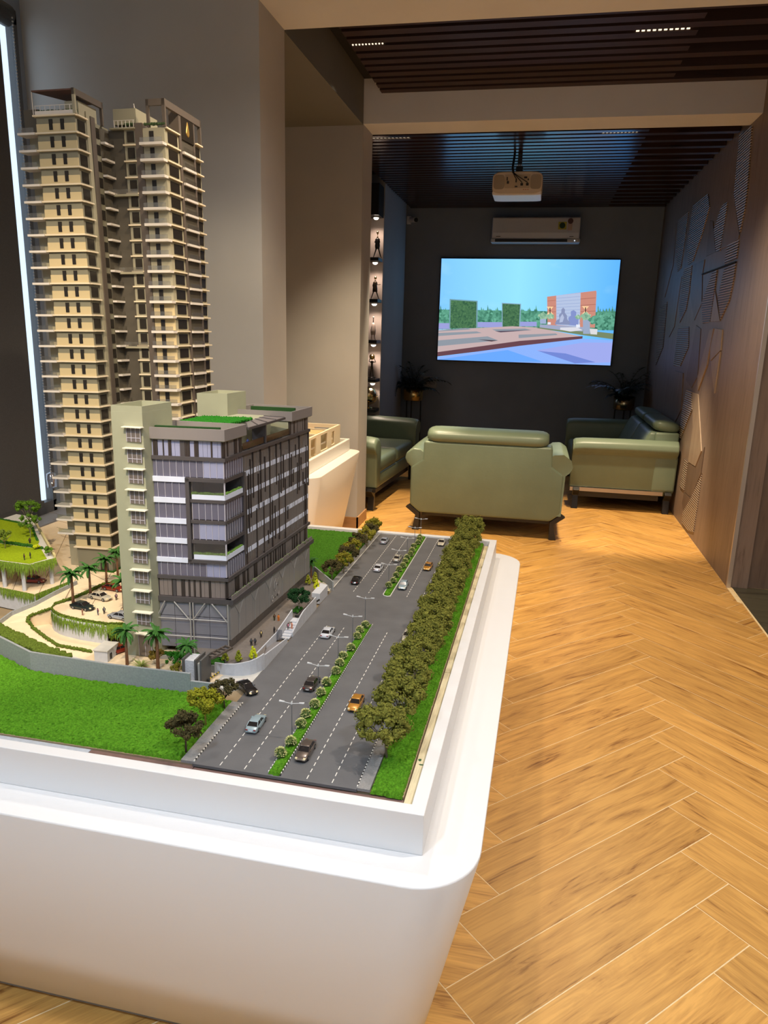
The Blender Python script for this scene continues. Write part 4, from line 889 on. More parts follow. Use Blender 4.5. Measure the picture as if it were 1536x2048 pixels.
for k in range(7): MB().box(-0.518, -0.4925, 0.668+0.013*k, 0.776, G+0.003*k, G+0.003*(k+1)).build('step', M_WHITEW, stp)
MB().wall([(-0.5205, 0.655), (-0.5205, 0.775)], 0.003, G, [G+0.030, G+0.046]).build('side_wall', M_WHITEW, stp)
for k in range(7):
    v0 = 0.690+0.0315*k; z0 = G+min(0.040, 0.012+0.0105*k); z1 = G+min(0.040, 0.012+0.0105*(k+1))
    MB().wall([(-0.4905, v0), (-0.4905, v0+0.0305)], 0.0035, G-0.003, [z0, z1]).build('wall_panel', M_WHITEW, stp)
MB().box(-0.515, -0.497, 0.782, 0.790, G+0.021, G+0.025).build('landing_bench', M_KERBB, stp)
bx = mthing('service_box', 'white blocky wall segment beside the far gate of the office model', 'wall', 0, 0, 0)
MB().prism([(-0.519, 0.955), (-0.4915, 0.953), (-0.4905, 1.035), (-0.5175, 1.045)], G, lambda x, y: G+0.036 if y > 1.0 else G+0.034).build('block', M_WHITEW, bx)
wthing('boundary_wall', 'grey sloping wall beside the far driveway of the office model', 'wall', [(-0.4865, 1.084), (-0.592, 1.217), (-0.70, 1.23)], 0.004, G-0.003, G+0.031, M_GREYW)
wthing('security_rail', 'low dark bench rail between the white walls by the road', 'rail', [(-0.498, 0.915), (-0.4915, 0.948)], 0.003, G+0.014, G+0.019, M_KERBB)
cab = mthing('guard_cabin', 'small white guard cabin behind the grey boundary wall', 'cabin', -0.905, 0.405, G, math.radians(4))
MB().box(-0.018, 0.018, 0, 0.055, 0, 0.030).build('walls', M_WHITEW, cab); MB().box(-0.020, 0.020, -0.002, 0.057, 0.030, 0.033).build('roof', M_CONC, cab)
MB().box(0.0179, 0.0186, 0.012, 0.022, 0.004, 0.020).build('door', M_KERBB, cab)

# ------------------------------------------------------------------ parking deck with vines, ramp and garden
dk = mthing('parking_deck', 'raised beige parking deck of the model around the tower', 'deck', 0, 0, 0)
EDGE = [(-0.80, 0.535), (-0.907, 0.519), (-0.95, 0.506), (-1.036, 0.512), (-1.087, 0.522), (-1.112, 0.53), (-1.143, 0.548), (-1.159, 0.563), (-1.167, 0.589)]
DP = EDGE + [(-1.15, 0.63), (-1.132, 0.752), (-1.212, 0.752), (-1.244, 0.775), (-1.271, 0.640), (-1.407, 0.663), (-1.735, 0.72), (-1.735, 1.78), (-0.97, 1.78), (-0.96, 1.23), (-0.83, 1.20), (-0.80, 0.9)]
MB().prism(DP, D-0.008, D).build('slab', M_BEIGE, dk)
MB().wall(EDGE[2:] + [(-1.15, 0.63), (-1.132, 0.752)], 0.004, G, D-0.006).build('retaining_wall', M_WHITEW, dk)
MB().wall([(-1.244, 0.775), (-1.271, 0.640), (-1.407, 0.663), (-1.735, 0.72)], 0.004, G, D-0.006).build('retaining_wall', M_WHITEW, dk)
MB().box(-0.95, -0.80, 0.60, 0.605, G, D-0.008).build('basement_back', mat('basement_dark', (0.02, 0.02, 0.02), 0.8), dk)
jl = MB()
for k in range(7): jl.wall([(-1.02-0.09*k-0.3, 0.66+0.10*k+0.25), (-0.84-0.02*k, 0.55+0.09*k+0.08)], 0.0015, D, D+0.0004)
for k in range(6): jl.wall([(-0.86-0.10*k, 0.56+0.02*k), (-1.06-0.14*k, 1.3)], 0.0015, D, D+0.0004)
jl.build('paving_joint', mat('brown_joint', S(120, 96, 72), 0.8), dk)['kind'] = 'stuff'
def vines(b, path, z, ln, q, gap=0.0022):
    for i in range(len(path)-1):
        a = Vector(path[i]); c = Vector(path[i+1]); n = max(1, int((c-a).length/gap)); d = (c-a).normalized(); o_ = Vector((-d.y, d.x))
        for k in range(n):
            p = a+(c-a)*((k+q.random()*0.6)/n); L_ = ln*q.uniform(0.45, 1.1); w = 0.0011
            s1 = p+o_*q.uniform(-0.0035, -0.0015); s2 = p+o_*q.uniform(-0.005, -0.002)
            b.add([(*(p-d*w), z+0.003), (*(p+d*w), z+0.003), (*(s1+d*w*1.3), z-L_*0.5), (*(s1-d*w*1.3), z-L_*0.5), (*(s2+d*w*0.4), z-L_), (*(s2-d*w*0.4), z-L_)], [(0, 1, 2, 3), (3, 2, 4, 5)])
M_VINE = mat('hanging_vine', S(112, 138, 48), 0.9, var=0.4, scale=250, spec=0.1)
q = random.Random(4)
def hedge(b, path, z, w, h_, q, gap=0.004):
    zz = z if isinstance(z, (list, tuple)) else [z]*len(path)
    for i in range(len(path)-1):
        a = Vector((*path[i], zz[i])); c = Vector((*path[i+1], zz[i+1])); n = max(1, int((c-a).length/gap))
        for k in range(n):
            p = a+(c-a)*((k+0.5)/n); b.blob((p.x+q.uniform(-w, w)*0.3, p.y+q.uniform(-w, w)*0.3, p.z+h_*0.4), w*q.uniform(0.8, 1.2), 1, 0.3, (1, 1, h_/w*0.6), seed=k+i*31)
b = MB(); vines(b, EDGE[1:][::-1], D, 0.046, q, 0.0026); vines(b, EDGE[1:][::-1], D, 0.034, q, 0.0018)
o = b.build('deck_vines', M_VINE); o.location = MP(0, 0, 0); o.rotation_euler = (0, 0, TYAW); tag(o, 'hanging green vines over the curved edge of the parking deck', 'vines', kind='stuff')
b = MB(); hedge(b, EDGE[1:], D, 0.0035, 0.004, q); o = b.build('edge_hedge', M_HEDGE); o.location = MP(0, 0, 0); o.rotation_euler = (0, 0, TYAW); tag(o, 'low trimmed hedge along the curved deck edge above the vines', 'hedge')
b = MB(); hedge(b, [(-1.167, 0.589), (-1.15, 0.63), (-1.135, 0.70), (-1.13, 0.775), (-1.10, 0.80)], D, 0.006, 0.008, q); o = b.build('deck_hedge', M_HEDGE); o.location = MP(0, 0, 0); o.rotation_euler = (0, 0, TYAW); tag(o, 'olive hedge between the ramp top and the parked cars', 'hedge')
PR = [((-0.955, 0.402), (-0.960, 0.447), 0.001), ((-1.091, 0.410), (-1.062, 0.453), 0.003), ((-1.139, 0.430), (-1.12, 0.478), 0.010), ((-1.203, 0.455), (-1.181, 0.509), 0.018), ((-1.275, 0.495), (-1.219, 0.536), 0.025), ((-1.278, 0.548), (-1.224, 0.553), 0.031), ((-1.240, 0.603), (-1.178, 0.589), 0.045), ((-1.222, 0.66), (-1.155, 0.625), 0.056), ((-1.21, 0.755), (-1.132, 0.755), 0.0604)]
rm = mthing('car_ramp', 'curving cream car ramp winding up to the parking deck', 'ramp', 0, 0, 0)
vv = []; ff = []
for a_, c_, z in PR: vv += [(*a_, G+z), (*c_, G+z), (*a_, G-0.003), (*c_, G-0.003)]
for i in range(len(PR)-1): k = 4*i; ff += [(k, k+1, k+5, k+4), (k+1, k+3, k+7, k+5), (k+2, k, k+4, k+6)]
MB().add(vv, ff).build('slope', M_BEIGE, rm)
MB().wall([p[0] for p in PR[4:]], 0.004, G-0.003, [G+p[2]+0.012 for p in PR[4:]]).build('side_wall', M_GREYW, rm)
b = MB(); hedge(b, [p[1] for p in PR], [G+p[2] for p in PR], 0.0050, 0.008, q); o = b.build('ramp_hedge', M_HEDGE); o.location = MP(0, 0, 0); o.rotation_euler = (0, 0, TYAW); tag(o, 'thin olive hedge line dividing the two lanes of the car ramp', 'hedge')
b = MB()
for off in (0, 0.011, 0.022): hedge(b, [(-1.30, 0.452+off), (-1.19, 0.400+off), (-1.06, 0.348+off), (-0.96, 0.334+off)], [0.696, 0.697, 0.695, 0.678], 0.0105, 0.013, q)
o = b.build('wall_hedge', M_HEDGE); o.location = MP(0, 0, 0); o.rotation_euler = (0, 0, TYAW); tag(o, 'thick olive hedge growing behind the front-left boundary wall', 'hedge')
MB().prism([(-1.32, 0.45), (-1.19, 0.394), (-1.05, 0.336), (-0.955, 0.328), (-0.955, 0.402), (-1.091, 0.412), (-1.139, 0.432), (-1.203, 0.457), (-1.30, 0.50)], G-0.002, lambda x, y: G+max(0.004, min(0.034, (-0.95-x)*0.16))).build('hedge_bank', M_CONC, rm)
# raised garden on columns
gz = 0.800
gd = mthing('roof_garden', 'raised green roof garden on white columns at the left of the model', 'garden', 0, 0, 0)
GP = [(-1.735, 0.72), (-1.397, 0.662), (-1.293, 0.656), (-1.262, 0.734), (-1.656, 1.147), (-1.735, 1.16)]
MB().prism(GP, gz-0.010, gz).build('roof_slab', M_CONC, gd)
MB().prism([(-1.73, 0.735), (-1.395, 0.672), (-1.300, 0.667), (-1.283, 0.722), (-1.36, 0.800), (-1.73, 0.84)], gz, gz+0.002).build('front_lawn', M_LIME, gd)
MB().prism([(-1.73, 0.862), (-1.40, 0.830), (-1.42, 0.87), (-1.58, 1.03), (-1.73, 1.07)], gz, gz+0.002).build('rear_lawn', M_LIME, gd)
MB().wall([(-1.268, 0.74), (-1.656, 1.142)], 0.006, gz, gz+0.010).build('parapet', mat('yellowish_parapet', S(196, 182, 130), 0.8), gd)
for x, y in ((-1.323, 0.664), (-1.40, 0.676), (-1.50, 0.693), (-1.285, 0.74)): MB().tube((x, y, D), (x, y, gz-0.010), 0.006, 0.0055, n=12).build('column', M_WHITEW, gd)
b = MB(); vines(b, [(-1.60, 0.696), (-1.397, 0.661), (-1.293, 0.655), (-1.261, 0.735)], gz, 0.030, q); vines(b, [(-1.60, 0.696), (-1.397, 0.661), (-1.293, 0.655), (-1.261, 0.735), (-1.33, 0.81)], gz, 0.045, q, 0.005)
vines(b, [(-1.60, 0.697), (-1.407, 0.662), (-1.270, 0.639), (-1.243, 0.776)], D, 0.032, q)
o = b.build('garden_vines', M_VINE); o.location = MP(0, 0, 0); o.rotation_euler = (0, 0, TYAW); tag(o, 'hanging vines draped from the raised roof garden and its yard edge', 'vines', kind='stuff')
b = MB(); hedge(b, [(-1.735, 0.85), (-1.40, 0.815), (-1.36, 0.805)], gz, 0.006, 0.009, q); hedge(b, [(-1.735, 1.075), (-1.58, 1.04), (-1.43, 0.875)], gz, 0.004, 0.006, q)
o = b.build('garden_hedge', M_DGRN); o.location = MP(0, 0, 0); o.rotation_euler = (0, 0, TYAW); tag(o, 'dark green hedges bordering the lawns of the roof garden', 'hedge')
# ================================================================== office building of the model
ob = mthing('office_building', 'grey glazed office block model with roof gardens and white floor bands', 'model building', 0, 0, 0)
Q = Vector((-0.605, 0.52)); FD = Vector((-0.9934, -0.1149)); RDv = Vector((0.035, 0.9994)); TL = 0.60; FW = 0.190
def F(s): return Q+FD*s
def Rg(t): return Q+RDv*t
M_OGREY = mat('office_grey', S(120, 114, 114), 0.55); M_ODARK = mat('office_dark_trim', S(74, 70, 73), 0.5); M_OGLASS = mat('office_glass', S(100, 99, 118), 0.22, 0.0, coat=0.3)
M_OGLASS2 = mat('office_glass_light', S(150, 154, 186), 0.22, 0.0, coat=0.3); M_OBAND = mat('office_white_band', S(212, 220, 242), 0.5); M_OMULL = mat('office_mullion', S(186, 184, 198), 0.5)
M_BEIGEW = mat('core_beige', S(152, 154, 132), 0.7, var=0.02, scale=40); M_LEDGE = mat('core_ledge', S(226, 222, 206), 0.6); M_WIN = mat('core_window', S(120, 112, 108), 0.2, 0.2); M_FIN = mat('dark_fin', S(58, 50, 48), 0.5)
M_SLATW = mat('slat_brown', S(108, 101, 98), 0.55, var=0.12, scale=90, stretch=(1, 12, 0.3)); M_METAL = mat('podium_panel', S(146, 144, 144), 0.35, 0.1); M_STRUT = mat('podium_strut', S(172, 170, 168), 0.4, 0.3)
ZL = [0.8151, 0.8718, 0.9199, 0.9716, 1.0233, 1.0769, 1.1305, 1.1822, 1.2265, 1.2546]
def pt2(p): return (p.x, p.y)
ins = 0.006
bodyp = [pt2(Q+Vector((-ins, ins))), pt2(Rg(TL)+Vector((-ins, 0))), pt2(Rg(TL)+Vector((-0.185, 0))), pt2(F(FW)+Vector((0, ins)))]
# floors with recessed corner balconies: main body built level by level
for k in range(8):
    z0, z1 = ([G+0.018]+ZL)[k], ([G+0.018]+ZL)[k+1]
    if k in (3, 6): p = [pt2(F(0.085)+Vector((0, ins))), pt2(F(0.085)+Vector((0, 0.07))), pt2(Rg(0.105)+Vector((-0.05, 0))), pt2(Rg(0.105)+Vector((-ins, 0))), bodyp[1], bodyp[2], bodyp[3]]
    else: p = bodyp
    MB().prism(p, z0, z1-0.0005).build('floor_block', M_ODARK if k in (3, 6) else M_OGREY, ob)
# roof floor: near block, open terrace, far block
MB().prism([pt2(Q+Vector((-ins, ins))), pt2(Rg(0.112)+Vector((-ins, 0))), pt2(Rg(0.112)+Vector((-0.185, 0))), pt2(F(FW)+Vector((0, ins)))], ZL[7], ZL[8]).build('roof_block', M_OGREY, ob)
MB().prism([pt2(Rg(0.44)+Vector((-ins, 0))), pt2(Rg(TL)+Vector((-ins, 0))), pt2(Rg(TL)+Vector((-0.185, 0))), pt2(Rg(0.44)+Vector((-0.185, 0)))], ZL[7], ZL[8]).build('roof_block', M_BEIGEW, ob)
MB().prism([pt2(Rg(0.112)+Vector((-0.062, 0))), pt2(Rg(0.44)+Vector((-0.062, 0))), pt2(Rg(0.44)+Vector((-0.185, 0))), pt2(Rg(0.112)+Vector((-0.185, 0)))], ZL[7], ZL[8]+0.014).build('terrace_block', M_BEIGEW, ob)
def fascia(p, z0, z1, w, m):
    n = len(p); b = MB().wall(p, w, z0, z1, closed=True); return b
nearp = [pt2(F(FW)+Vector((-0.003, -0.004))), pt2(Q+Vector((0.005, -0.005))), pt2(Rg(0.114)+Vector((0.006, 0))), pt2(Rg(0.114)+Vector((-0.19, 0)))]
farp = [pt2(Rg(0.438)+Vector((-0.19, 0))), pt2(Rg(0.438)+Vector((0.006, 0))), pt2(Rg(TL)+Vector((0.008, 0.004))), pt2(Rg(TL)+Vector((-0.19, 0.004)))]
for p in (nearp, farp):
    fascia(p, ZL[8], ZL[9], 0.007, M_OGREY).build('roof_fascia', mat('fascia_grey', S(126, 120, 120), 0.6), ob)
    MB().prism(p, ZL[8]-0.002, ZL[8]+0.010).build('roof_deck', M_BEIGEW, ob)
MB().obox(pt2(F(0.180)+Vector((0, 0.022))), pt2(F(0.015)+Vector((0, 0.022))), 0.010, ZL[8]+0.010, ZL[9]+0.002).build('roof_hedge', mat('roof_hedge_green', S(28, 66, 24), 0.95, var=0.3, scale=400, bump=0.7, bscale=700), ob)
MB().obox(pt2(Rg(0.54)+Vector((-0.165, 0))), pt2(Rg(0.54)+Vector((-0.02, 0))), 0.012, ZL[8]+0.010, ZL[9]+0.001).build('roof_hedge', MATS['roof_hedge_green'], ob)
gl = MB(); q = random.Random(9)
for i in range(20):
    for j in range(12):
        gl.blob((-0.795+0.0068*i+0.001*j, 0.672+0.0108*j+0.0022*i*0.5, ZL[8]+0.0195), 0.0068, 1, 0.25, (1, 1, 0.9), seed=i*20+j)
gl.build('roof_lawn', mat('roof_lawn_green', S(38, 108, 30), 0.95, var=0.3, scale=400, bump=0.6, bscale=700, spec=0.1), ob)
rb = MB().wall([(-0.842, 0.868), (-0.763, 0.897), (-0.7513, 1.0053), (-0.84, 1.0)], 0.004, ZL[8], 1.306, closed=True); rb.prism([(-0.842, 0.868), (-0.763, 0.897), (-0.7513, 1.0053), (-0.84, 1.0)], ZL[8], 1.296); rb.build('lift_house', M_BEIGEW, ob)
# glass canopy over the terrace
ca = [pt2(Rg(0.135)+Vector((0.002, 0))), pt2(Rg(0.39)+Vector((0.002, 0))), pt2(Rg(0.40)+Vector((-0.066, 0))), pt2(Rg(0.24)+Vector((-0.05, 0)))]
MB().prism(ca, ZL[8]+0.014, ZL[8]+0.0165).build('canopy_glass', mat('canopy_grey', S(128, 122, 126), 0.3, 0.2), ob)
for k in range(5):
    w = k/4; a = Vector(ca[0])*(1-w)+Vector(ca[1])*w; c = Vector(ca[3])*(1-w)+Vector(ca[2])*w; MB().wall([pt2(a), pt2(c)], 0.003, ZL[8]+0.0165, ZL[8]+0.018).build('canopy_rib', M_ODARK, ob)
MB().obox(ca[0], ca[1], 0.004, ZL[8]+0.011, ZL[8]+0.017).build('canopy_edge', M_ODARK, ob)
MB().box(-0.02, 0.02, -0.004, 0.004, ZL[7], ZL[8]+0.014).build('canopy_post', M_ODARK, ob).location = (Rg(0.26).x-0.02, Rg(0.26).y, 0)
MB().obox(pt2(Rg(0.114)+Vector((-0.004, 0))), pt2(Rg(0.44)+Vector((-0.004, 0))), 0.0012, ZL[7]+0.004, ZL[7]+0.022).build('terrace_glass', glassmat('dark_terrace_glass', (0.38, 0.40, 0.36), 0.06, 0.72), ob)
b = MB()
for i in range(70): b.blob((Rg(0.13+0.0042*i).x-0.012+q.uniform(-.004, .004), Rg(0.13+0.0042*i).y, ZL[7]+0.006), q.uniform(0.003, 0.006), 1, 0.35, seed=i)
b.build('terrace_shrubs', M_DGRN, ob)['kind'] = 'stuff'
# front curtain wall
def fpanel(s0, s1, z0, z1, m, name, t=0.0022, off=0.0): return MB().obox(pt2(F(s1)), pt2(F(s0)), t, z0, z1, off-ins+0.001).build(name, m, ob)
def rpanel(t0, t1, z0, z1, m, name, t=0.0022, off=0.0): return MB().obox(pt2(Rg(t0)), pt2(Rg(t1)), t, z0, z1, off-ins+0.001).build(name, m, ob)
for k, z in enumerate(ZL[1:8]):                     # horizontal floor edges
    if k in (0, 6): fpanel(-0.004, FW, z-0.007, z+0.002, M_ODARK, 'floor_edge', 0.009); rpanel(-0.004, TL+0.004, z-0.007, z+0.002, M_ODARK, 'floor_edge', 0.010)
lv = list(zip(ZL[1:7], ZL[2:8]))
for i, (z0, z1) in enumerate(lv):
    full_ = i in (0, 5)
    s_end = FW; n = 11 if full_ else 5; s0 = 0.002 if full_ else 0.098
    for k in range(n):
        a_ = s0+(s_end-s0)*k/n; c_ = s0+(s_end-s0)*(k+1)/n
        fpanel(a_+0.0008, c_-0.0008, z0+(0.002 if full_ else 0.0015), z1-(0.008 if full_ else 0.011), M_OGLASS2 if full_ and k < 3 else M_OGLASS, 'glass_panel', 0.003)
    for k in range(n+1): fpanel(s0+(s_end-s0)*k/n-0.0005, s0+(s_end-s0)*k/n+0.0005, z0, z1-0.007, M_OMULL, 'mullion', 0.0045)
    if i < 5: fpanel(0.1005, FW, z1-0.0115 if not full_ else z1-0.0105, z1+0.0015, M_OBAND, 'spandrel_band', 0.0075)
    if i not in (1, 4):                              # corner glass bays
        if not full_:
            for k in range(5): fpanel(0.002+0.0165*k+0.0006, 0.002+0.0165*(k+1)-0.0006, z0+0.002, z1-0.008, M_OGLASS2 if (i == 2 and k < 4) else M_OGLASS, 'glass_panel', 0.003)
            for k in range(6): fpanel(0.002+0.0165*k-0.0005, 0.002+0.0165*k+0.0005, z0, z1-0.007, M_OMULL, 'mullion', 0.0045)
            fpanel(0, 0.09, z1-0.008, z1, M_ODARK, 'floor_edge', 0.007); rpanel(0, 0.105, z1-0.008, z1, M_ODARK, 'floor_edge', 0.007)
        for k in range(8): rpanel(0.002+0.0132*k+0.0006, 0.002+0.0132*(k+1)-0.0006, z0+0.002, z1-0.008, M_OGLASS, 'glass_panel', 0.003)
        for k in range(9): rpanel(0.002+0.0132*k-0.0004, 0.002+0.0132*k+0.0004, z0, z1-0.007, M_OMULL, 'mullion', 0.0042)
    else:                                            # balcony with planter
        pl = [pt2(Q), pt2(Rg(0.104)), pt2(Rg(0.104)+Vector((-0.012, 0))), pt2(Q+Vector((-0.012, 0.013))), pt2(F(0.085)+Vector((0, 0.013))), pt2(F(0.085))]
        MB().prism(pl, z0, z0+0.012).build('balcony_parapet', M_OBAND, ob)
        b = MB()
        for j in range(46):
            p = F(0.082*j/46) if j % 2 else Rg(0.10*j/46); p = p+Vector((-0.005, 0.006)); b.blob((p.x, p.y, z0+0.0135), q.uniform(0.003, 0.0052), 1, 0.35, seed=j)
        b.build('balcony_plants', mat('balcony_green', S(110, 150, 62), 0.9, var=0.4, scale=300, bump=0.6, bscale=500), ob)['kind'] = 'stuff'
        MB().obox(pt2(F(0.085)), pt2(F(0)), 0.0008, z0+0.012, z1-0.008, -0.001).build('balcony_glass', glassmat('pale_balcony_glass', (0.85, 0.85, 0.86), 0.05, 0.9), ob)
        fpanel(0, 0.09, z1-0.009, z1, M_ODARK, 'floor_edge', 0.007); rpanel(0, 0.105, z1-0.009, z1, M_ODARK, 'floor_edge', 0.007)
        MB().box(-0.0015, 0.0015, -0.0015, 0.0015, z0+0.012, z1-0.008).build('corner_post', M_OMULL, ob).location = (Q.x, Q.y, 0)
fpanel(0.089, 0.0985, ZL[2]-0.006, ZL[6], M_ODARK, 'portal_frame', 0.011); fpanel(-0.002, 0.0985, ZL[2]-0.008, ZL[2], M_ODARK, 'portal_frame', 0.011); fpanel(-0.002, 0.0985, ZL[6]-0.008, ZL[6]+0.001, M_ODARK, 'portal_frame', 0.011)
rpanel(0.105, 0.112, ZL[2]-0.006, ZL[6], M_ODARK, 'portal_frame', 0.010)
# striped glazing of the top and first floors
q = random.Random(21)
for z0, z1, warm in ((ZL[7]+0.002, ZL[8], 0), (ZL[0]+0.002, ZL[1]-0.008, 1)):
    s = 0.003
    while s < FW-0.004:
        w = q.choice((0.003, 0.004, 0.005, 0.009, 0.011, 0.013)); w = min(w, FW-0.002-s); drk = w < 0.006 or q.random() < 0.12
        fpanel(s, s+w-0.0006, z0, z1, M_FIN if drk and w < 0.006 else (M_ODARK if drk else (M_OGLASS2 if not warm else mat('warm_panel', S(126, 116, 114), 0.4))), 'glass_panel', 0.003 if not drk else 0.005); s += w
    t_ = 0.003; lim = 0.110 if not warm else TL
    while t_ < lim-0.004:
        w = min(q.choice((0.004, 0.006, 0.010, 0.012)), lim-0.001-t_); drk = w < 0.007
        rpanel(t_, t_+w-0.0006, z0, z1, M_FIN if drk else M_OGREY, 'glass_panel', 0.004 if drk else 0.0025); t_ += w
t_ = 0.442
while t_ < TL-0.004:
    w = q.choice((0.004, 0.008, 0.011)); rpanel(t_, min(TL, t_+w-0.0006), ZL[7]+0.002, ZL[8], M_FIN if w < 0.005 else M_OGREY, 'glass_panel', 0.003); t_ += w
# right side: brown slatted skin, white window bands, dark fins
rpanel(0.113, TL, ZL[1]+0.002, ZL[7]-0.006, M_SLATW, 'slatted_skin', 0.0035)
sv = MB()
for k in range(120):
    t_ = 0.115+(TL-0.118)*(k+q.random()*0.5)/120; sv.obox(pt2(Rg(t_)), pt2(Rg(t_+0.0016)), 0.0016, ZL[1]+0.004+q.random()*0.03, ZL[7]-0.008-q.random()*0.06, -ins+0.0042)
o = sv.build('fine_slats', mat('slat_mid', S(128, 121, 118), 0.5), ob); o['kind'] = 'stuff'
for r in range(5):
    z = ZL[6]-0.0530*r-0.006; t_ = 0.117
    while t_ < TL-0.006:
        w = min(q.choice((0.006, 0.008, 0.018, 0.022, 0.026, 0.040)), TL-0.002-t_)
        rpanel(t_, t_+w, z-0.0085, z+0.0055, M_OBAND, 'window_band', 0.0052); t_ += w+q.choice((0.004, 0.005, 0.006))
for k in range(30):
    t_ = 0.117+(TL-0.125)*k/29+q.uniform(-0.003, 0.003); zc = q.uniform(ZL[1]+0.03, ZL[7]-0.03); ln = q.choice((0.02, 0.05, 0.08, 0.10, 0.13))
    rpanel(t_, t_+0.0026, max(ZL[1]+0.002, zc-ln), min(ZL[7]-0.006, zc+ln), M_FIN, 'fin', 0.008)
# terrace ledge with planting above the podium
rpanel(-0.004, TL+0.006, ZL[0]-0.012, ZL[0]+0.001, M_ODARK, 'podium_edge', 0.022); fpanel(-0.010, FW, ZL[0]-0.012, ZL[0]+0.001, M_ODARK, 'podium_edge', 0.010)
rpanel(0.0, TL, ZL[0]+0.001, ZL[0]+0.011, M_OGREY, 'planter_kerb', 0.0015, 0.016)
b = MB()
for i in range(80):
    p = Rg(0.01+(TL-0.02)*i/80+q.uniform(-.004, .004))
    if q.random() < 0.55: b.blob((p.x+0.009, p.y, ZL[0]+0.006), q.uniform(0.003, 0.006), 1, 0.4, seed=i)
b.build('ledge_plants', mat('ledge_green', S(84, 108, 62), 0.9, var=0.4, scale=300, bump=0.6, bscale=500), ob)['kind'] = 'stuff'
# podium: metal panels with slanted struts, darker glass base
zb = G+0.020; zm = 0.702
for k in range(13):
    rpanel(0.004+0.0458*k, 0.004+0.0458*(k+1)-0.001, zm, ZL[0]-0.012, M_METAL, 'podium_panel', 0.010)
    rpanel(0.004+0.0458*k, 0.004+0.0458*(k+1)-0.001, zb, zm-0.002, mat('podium_base_glass', S(96, 90, 86), 0.25, 0.2), 'base_glass', 0.004)
for k in range(4):
    for z0, z1 in ((zb, 0.712), (0.713, 0.762), (0.763, ZL[0]-0.012)):
        fpanel(0.004+0.0465*k, 0.004+0.0465*(k+1)-0.001, z0, z1-0.001, mat('podium_glass', S(128, 128, 138), 0.25, 0.05), 'podium_glass_panel', 0.003)
def strut(p0, p1, r=0.0017):
    MB().tube(p0, p1, r, n=6).build('strut', M_STRUT, ob)
for s in (0.0, 0.092, 0.100, FW): p = F(s)+Vector((0.002, -0.006)); strut((p.x, p.y, zb-0.012), (p.x, p.y, ZL[0]-0.012))
for s0, s1 in ((0.0, 0.040), (0.092, 0.058), (0.100, 0.140), (FW, 0.165)):
    p = F(s0)+Vector((0.0, -0.006)); p1 = F(s1)+Vector((0, -0.006)); strut((p.x, p.y, 0.755), (p1.x, p1.y, ZL[0]-0.012))
for z in (0.709, 0.757): p = F(0)+Vector((0, -0.006)); p1 = F(FW)+Vector((0, -0.006)); strut((p.x, p.y, z), (p1.x, p1.y, z), 0.0011)
for k in range(6):
    t0 = 0.055+0.10*k
    for dt, zz in ((-0.035, ZL[0]-0.012), (0.035, ZL[0]-0.012)):
        p = Rg(t0)+Vector((0.0055, 0)); p1 = Rg(t0+dt)+Vector((0.0055, 0))
        if t0+dt < TL: strut((p.x, p.y, 0.758), (p1.x, p1.y, zz), 0.0014)
    p = Rg(t0)+Vector((0.0055, 0)); strut((p.x, p.y, zm), (p.x, p.y, 0.758), 0.0012)
# silver monogram and script sign (strokes)
def stroke(pts, r, m, name, t0, z0, sc):
    P = [(Rg(t0+a*sc).x+0.0075, Rg(t0+a*sc).y, z0+b_*sc) for a, b_ in pts]; MB().path(P, r, 5).build(name, m, ob, smooth=True)
M_SIGN = mat('silver_sign', S(214, 210, 208), 0.3, 0.5); M_SIGND = mat('dark_sign', S(66, 60, 58), 0.5)
stroke([(0.9, 0.95), (0.6, 1.15), (0.2, 0.8), (0.1, 0.2), (0.35, -0.3), (0.7, -0.1)], 0.0010, M_SIGN, 'monogram_letter', 0.285, 0.745, 0.026)
stroke([(0.55, -0.2), (0.85, 0.9), (1.0, 0.2), (1.25, 1.1), (1.35, 0.1)], 0.0010, M_SIGN, 'monogram_letter', 0.285, 0.745, 0.026)
stroke([(0.35, 0.9), (0.1, 0.7), (0.05, 0.1), (0.25, -0.35), (0.45, 0.0)], 0.0009, M_SIGN, 'sign_letter', 0.268, 0.7165, 0.017)
for i, (a, n_) in enumerate(((0.6, 3), (1.2, 2), (1.75, 2), (2.3, 3), (2.95, 2))):
    stroke([(a+0.16*j, 0.42 if j % 2 else 0.05) for j in range(n_+1)]+([(a+0.16*n_, 0.75)] if i == 4 else []), 0.0008, M_SIGND if i % 2 else M_SIGN, 'sign_letter', 0.268, 0.7165, 0.017)
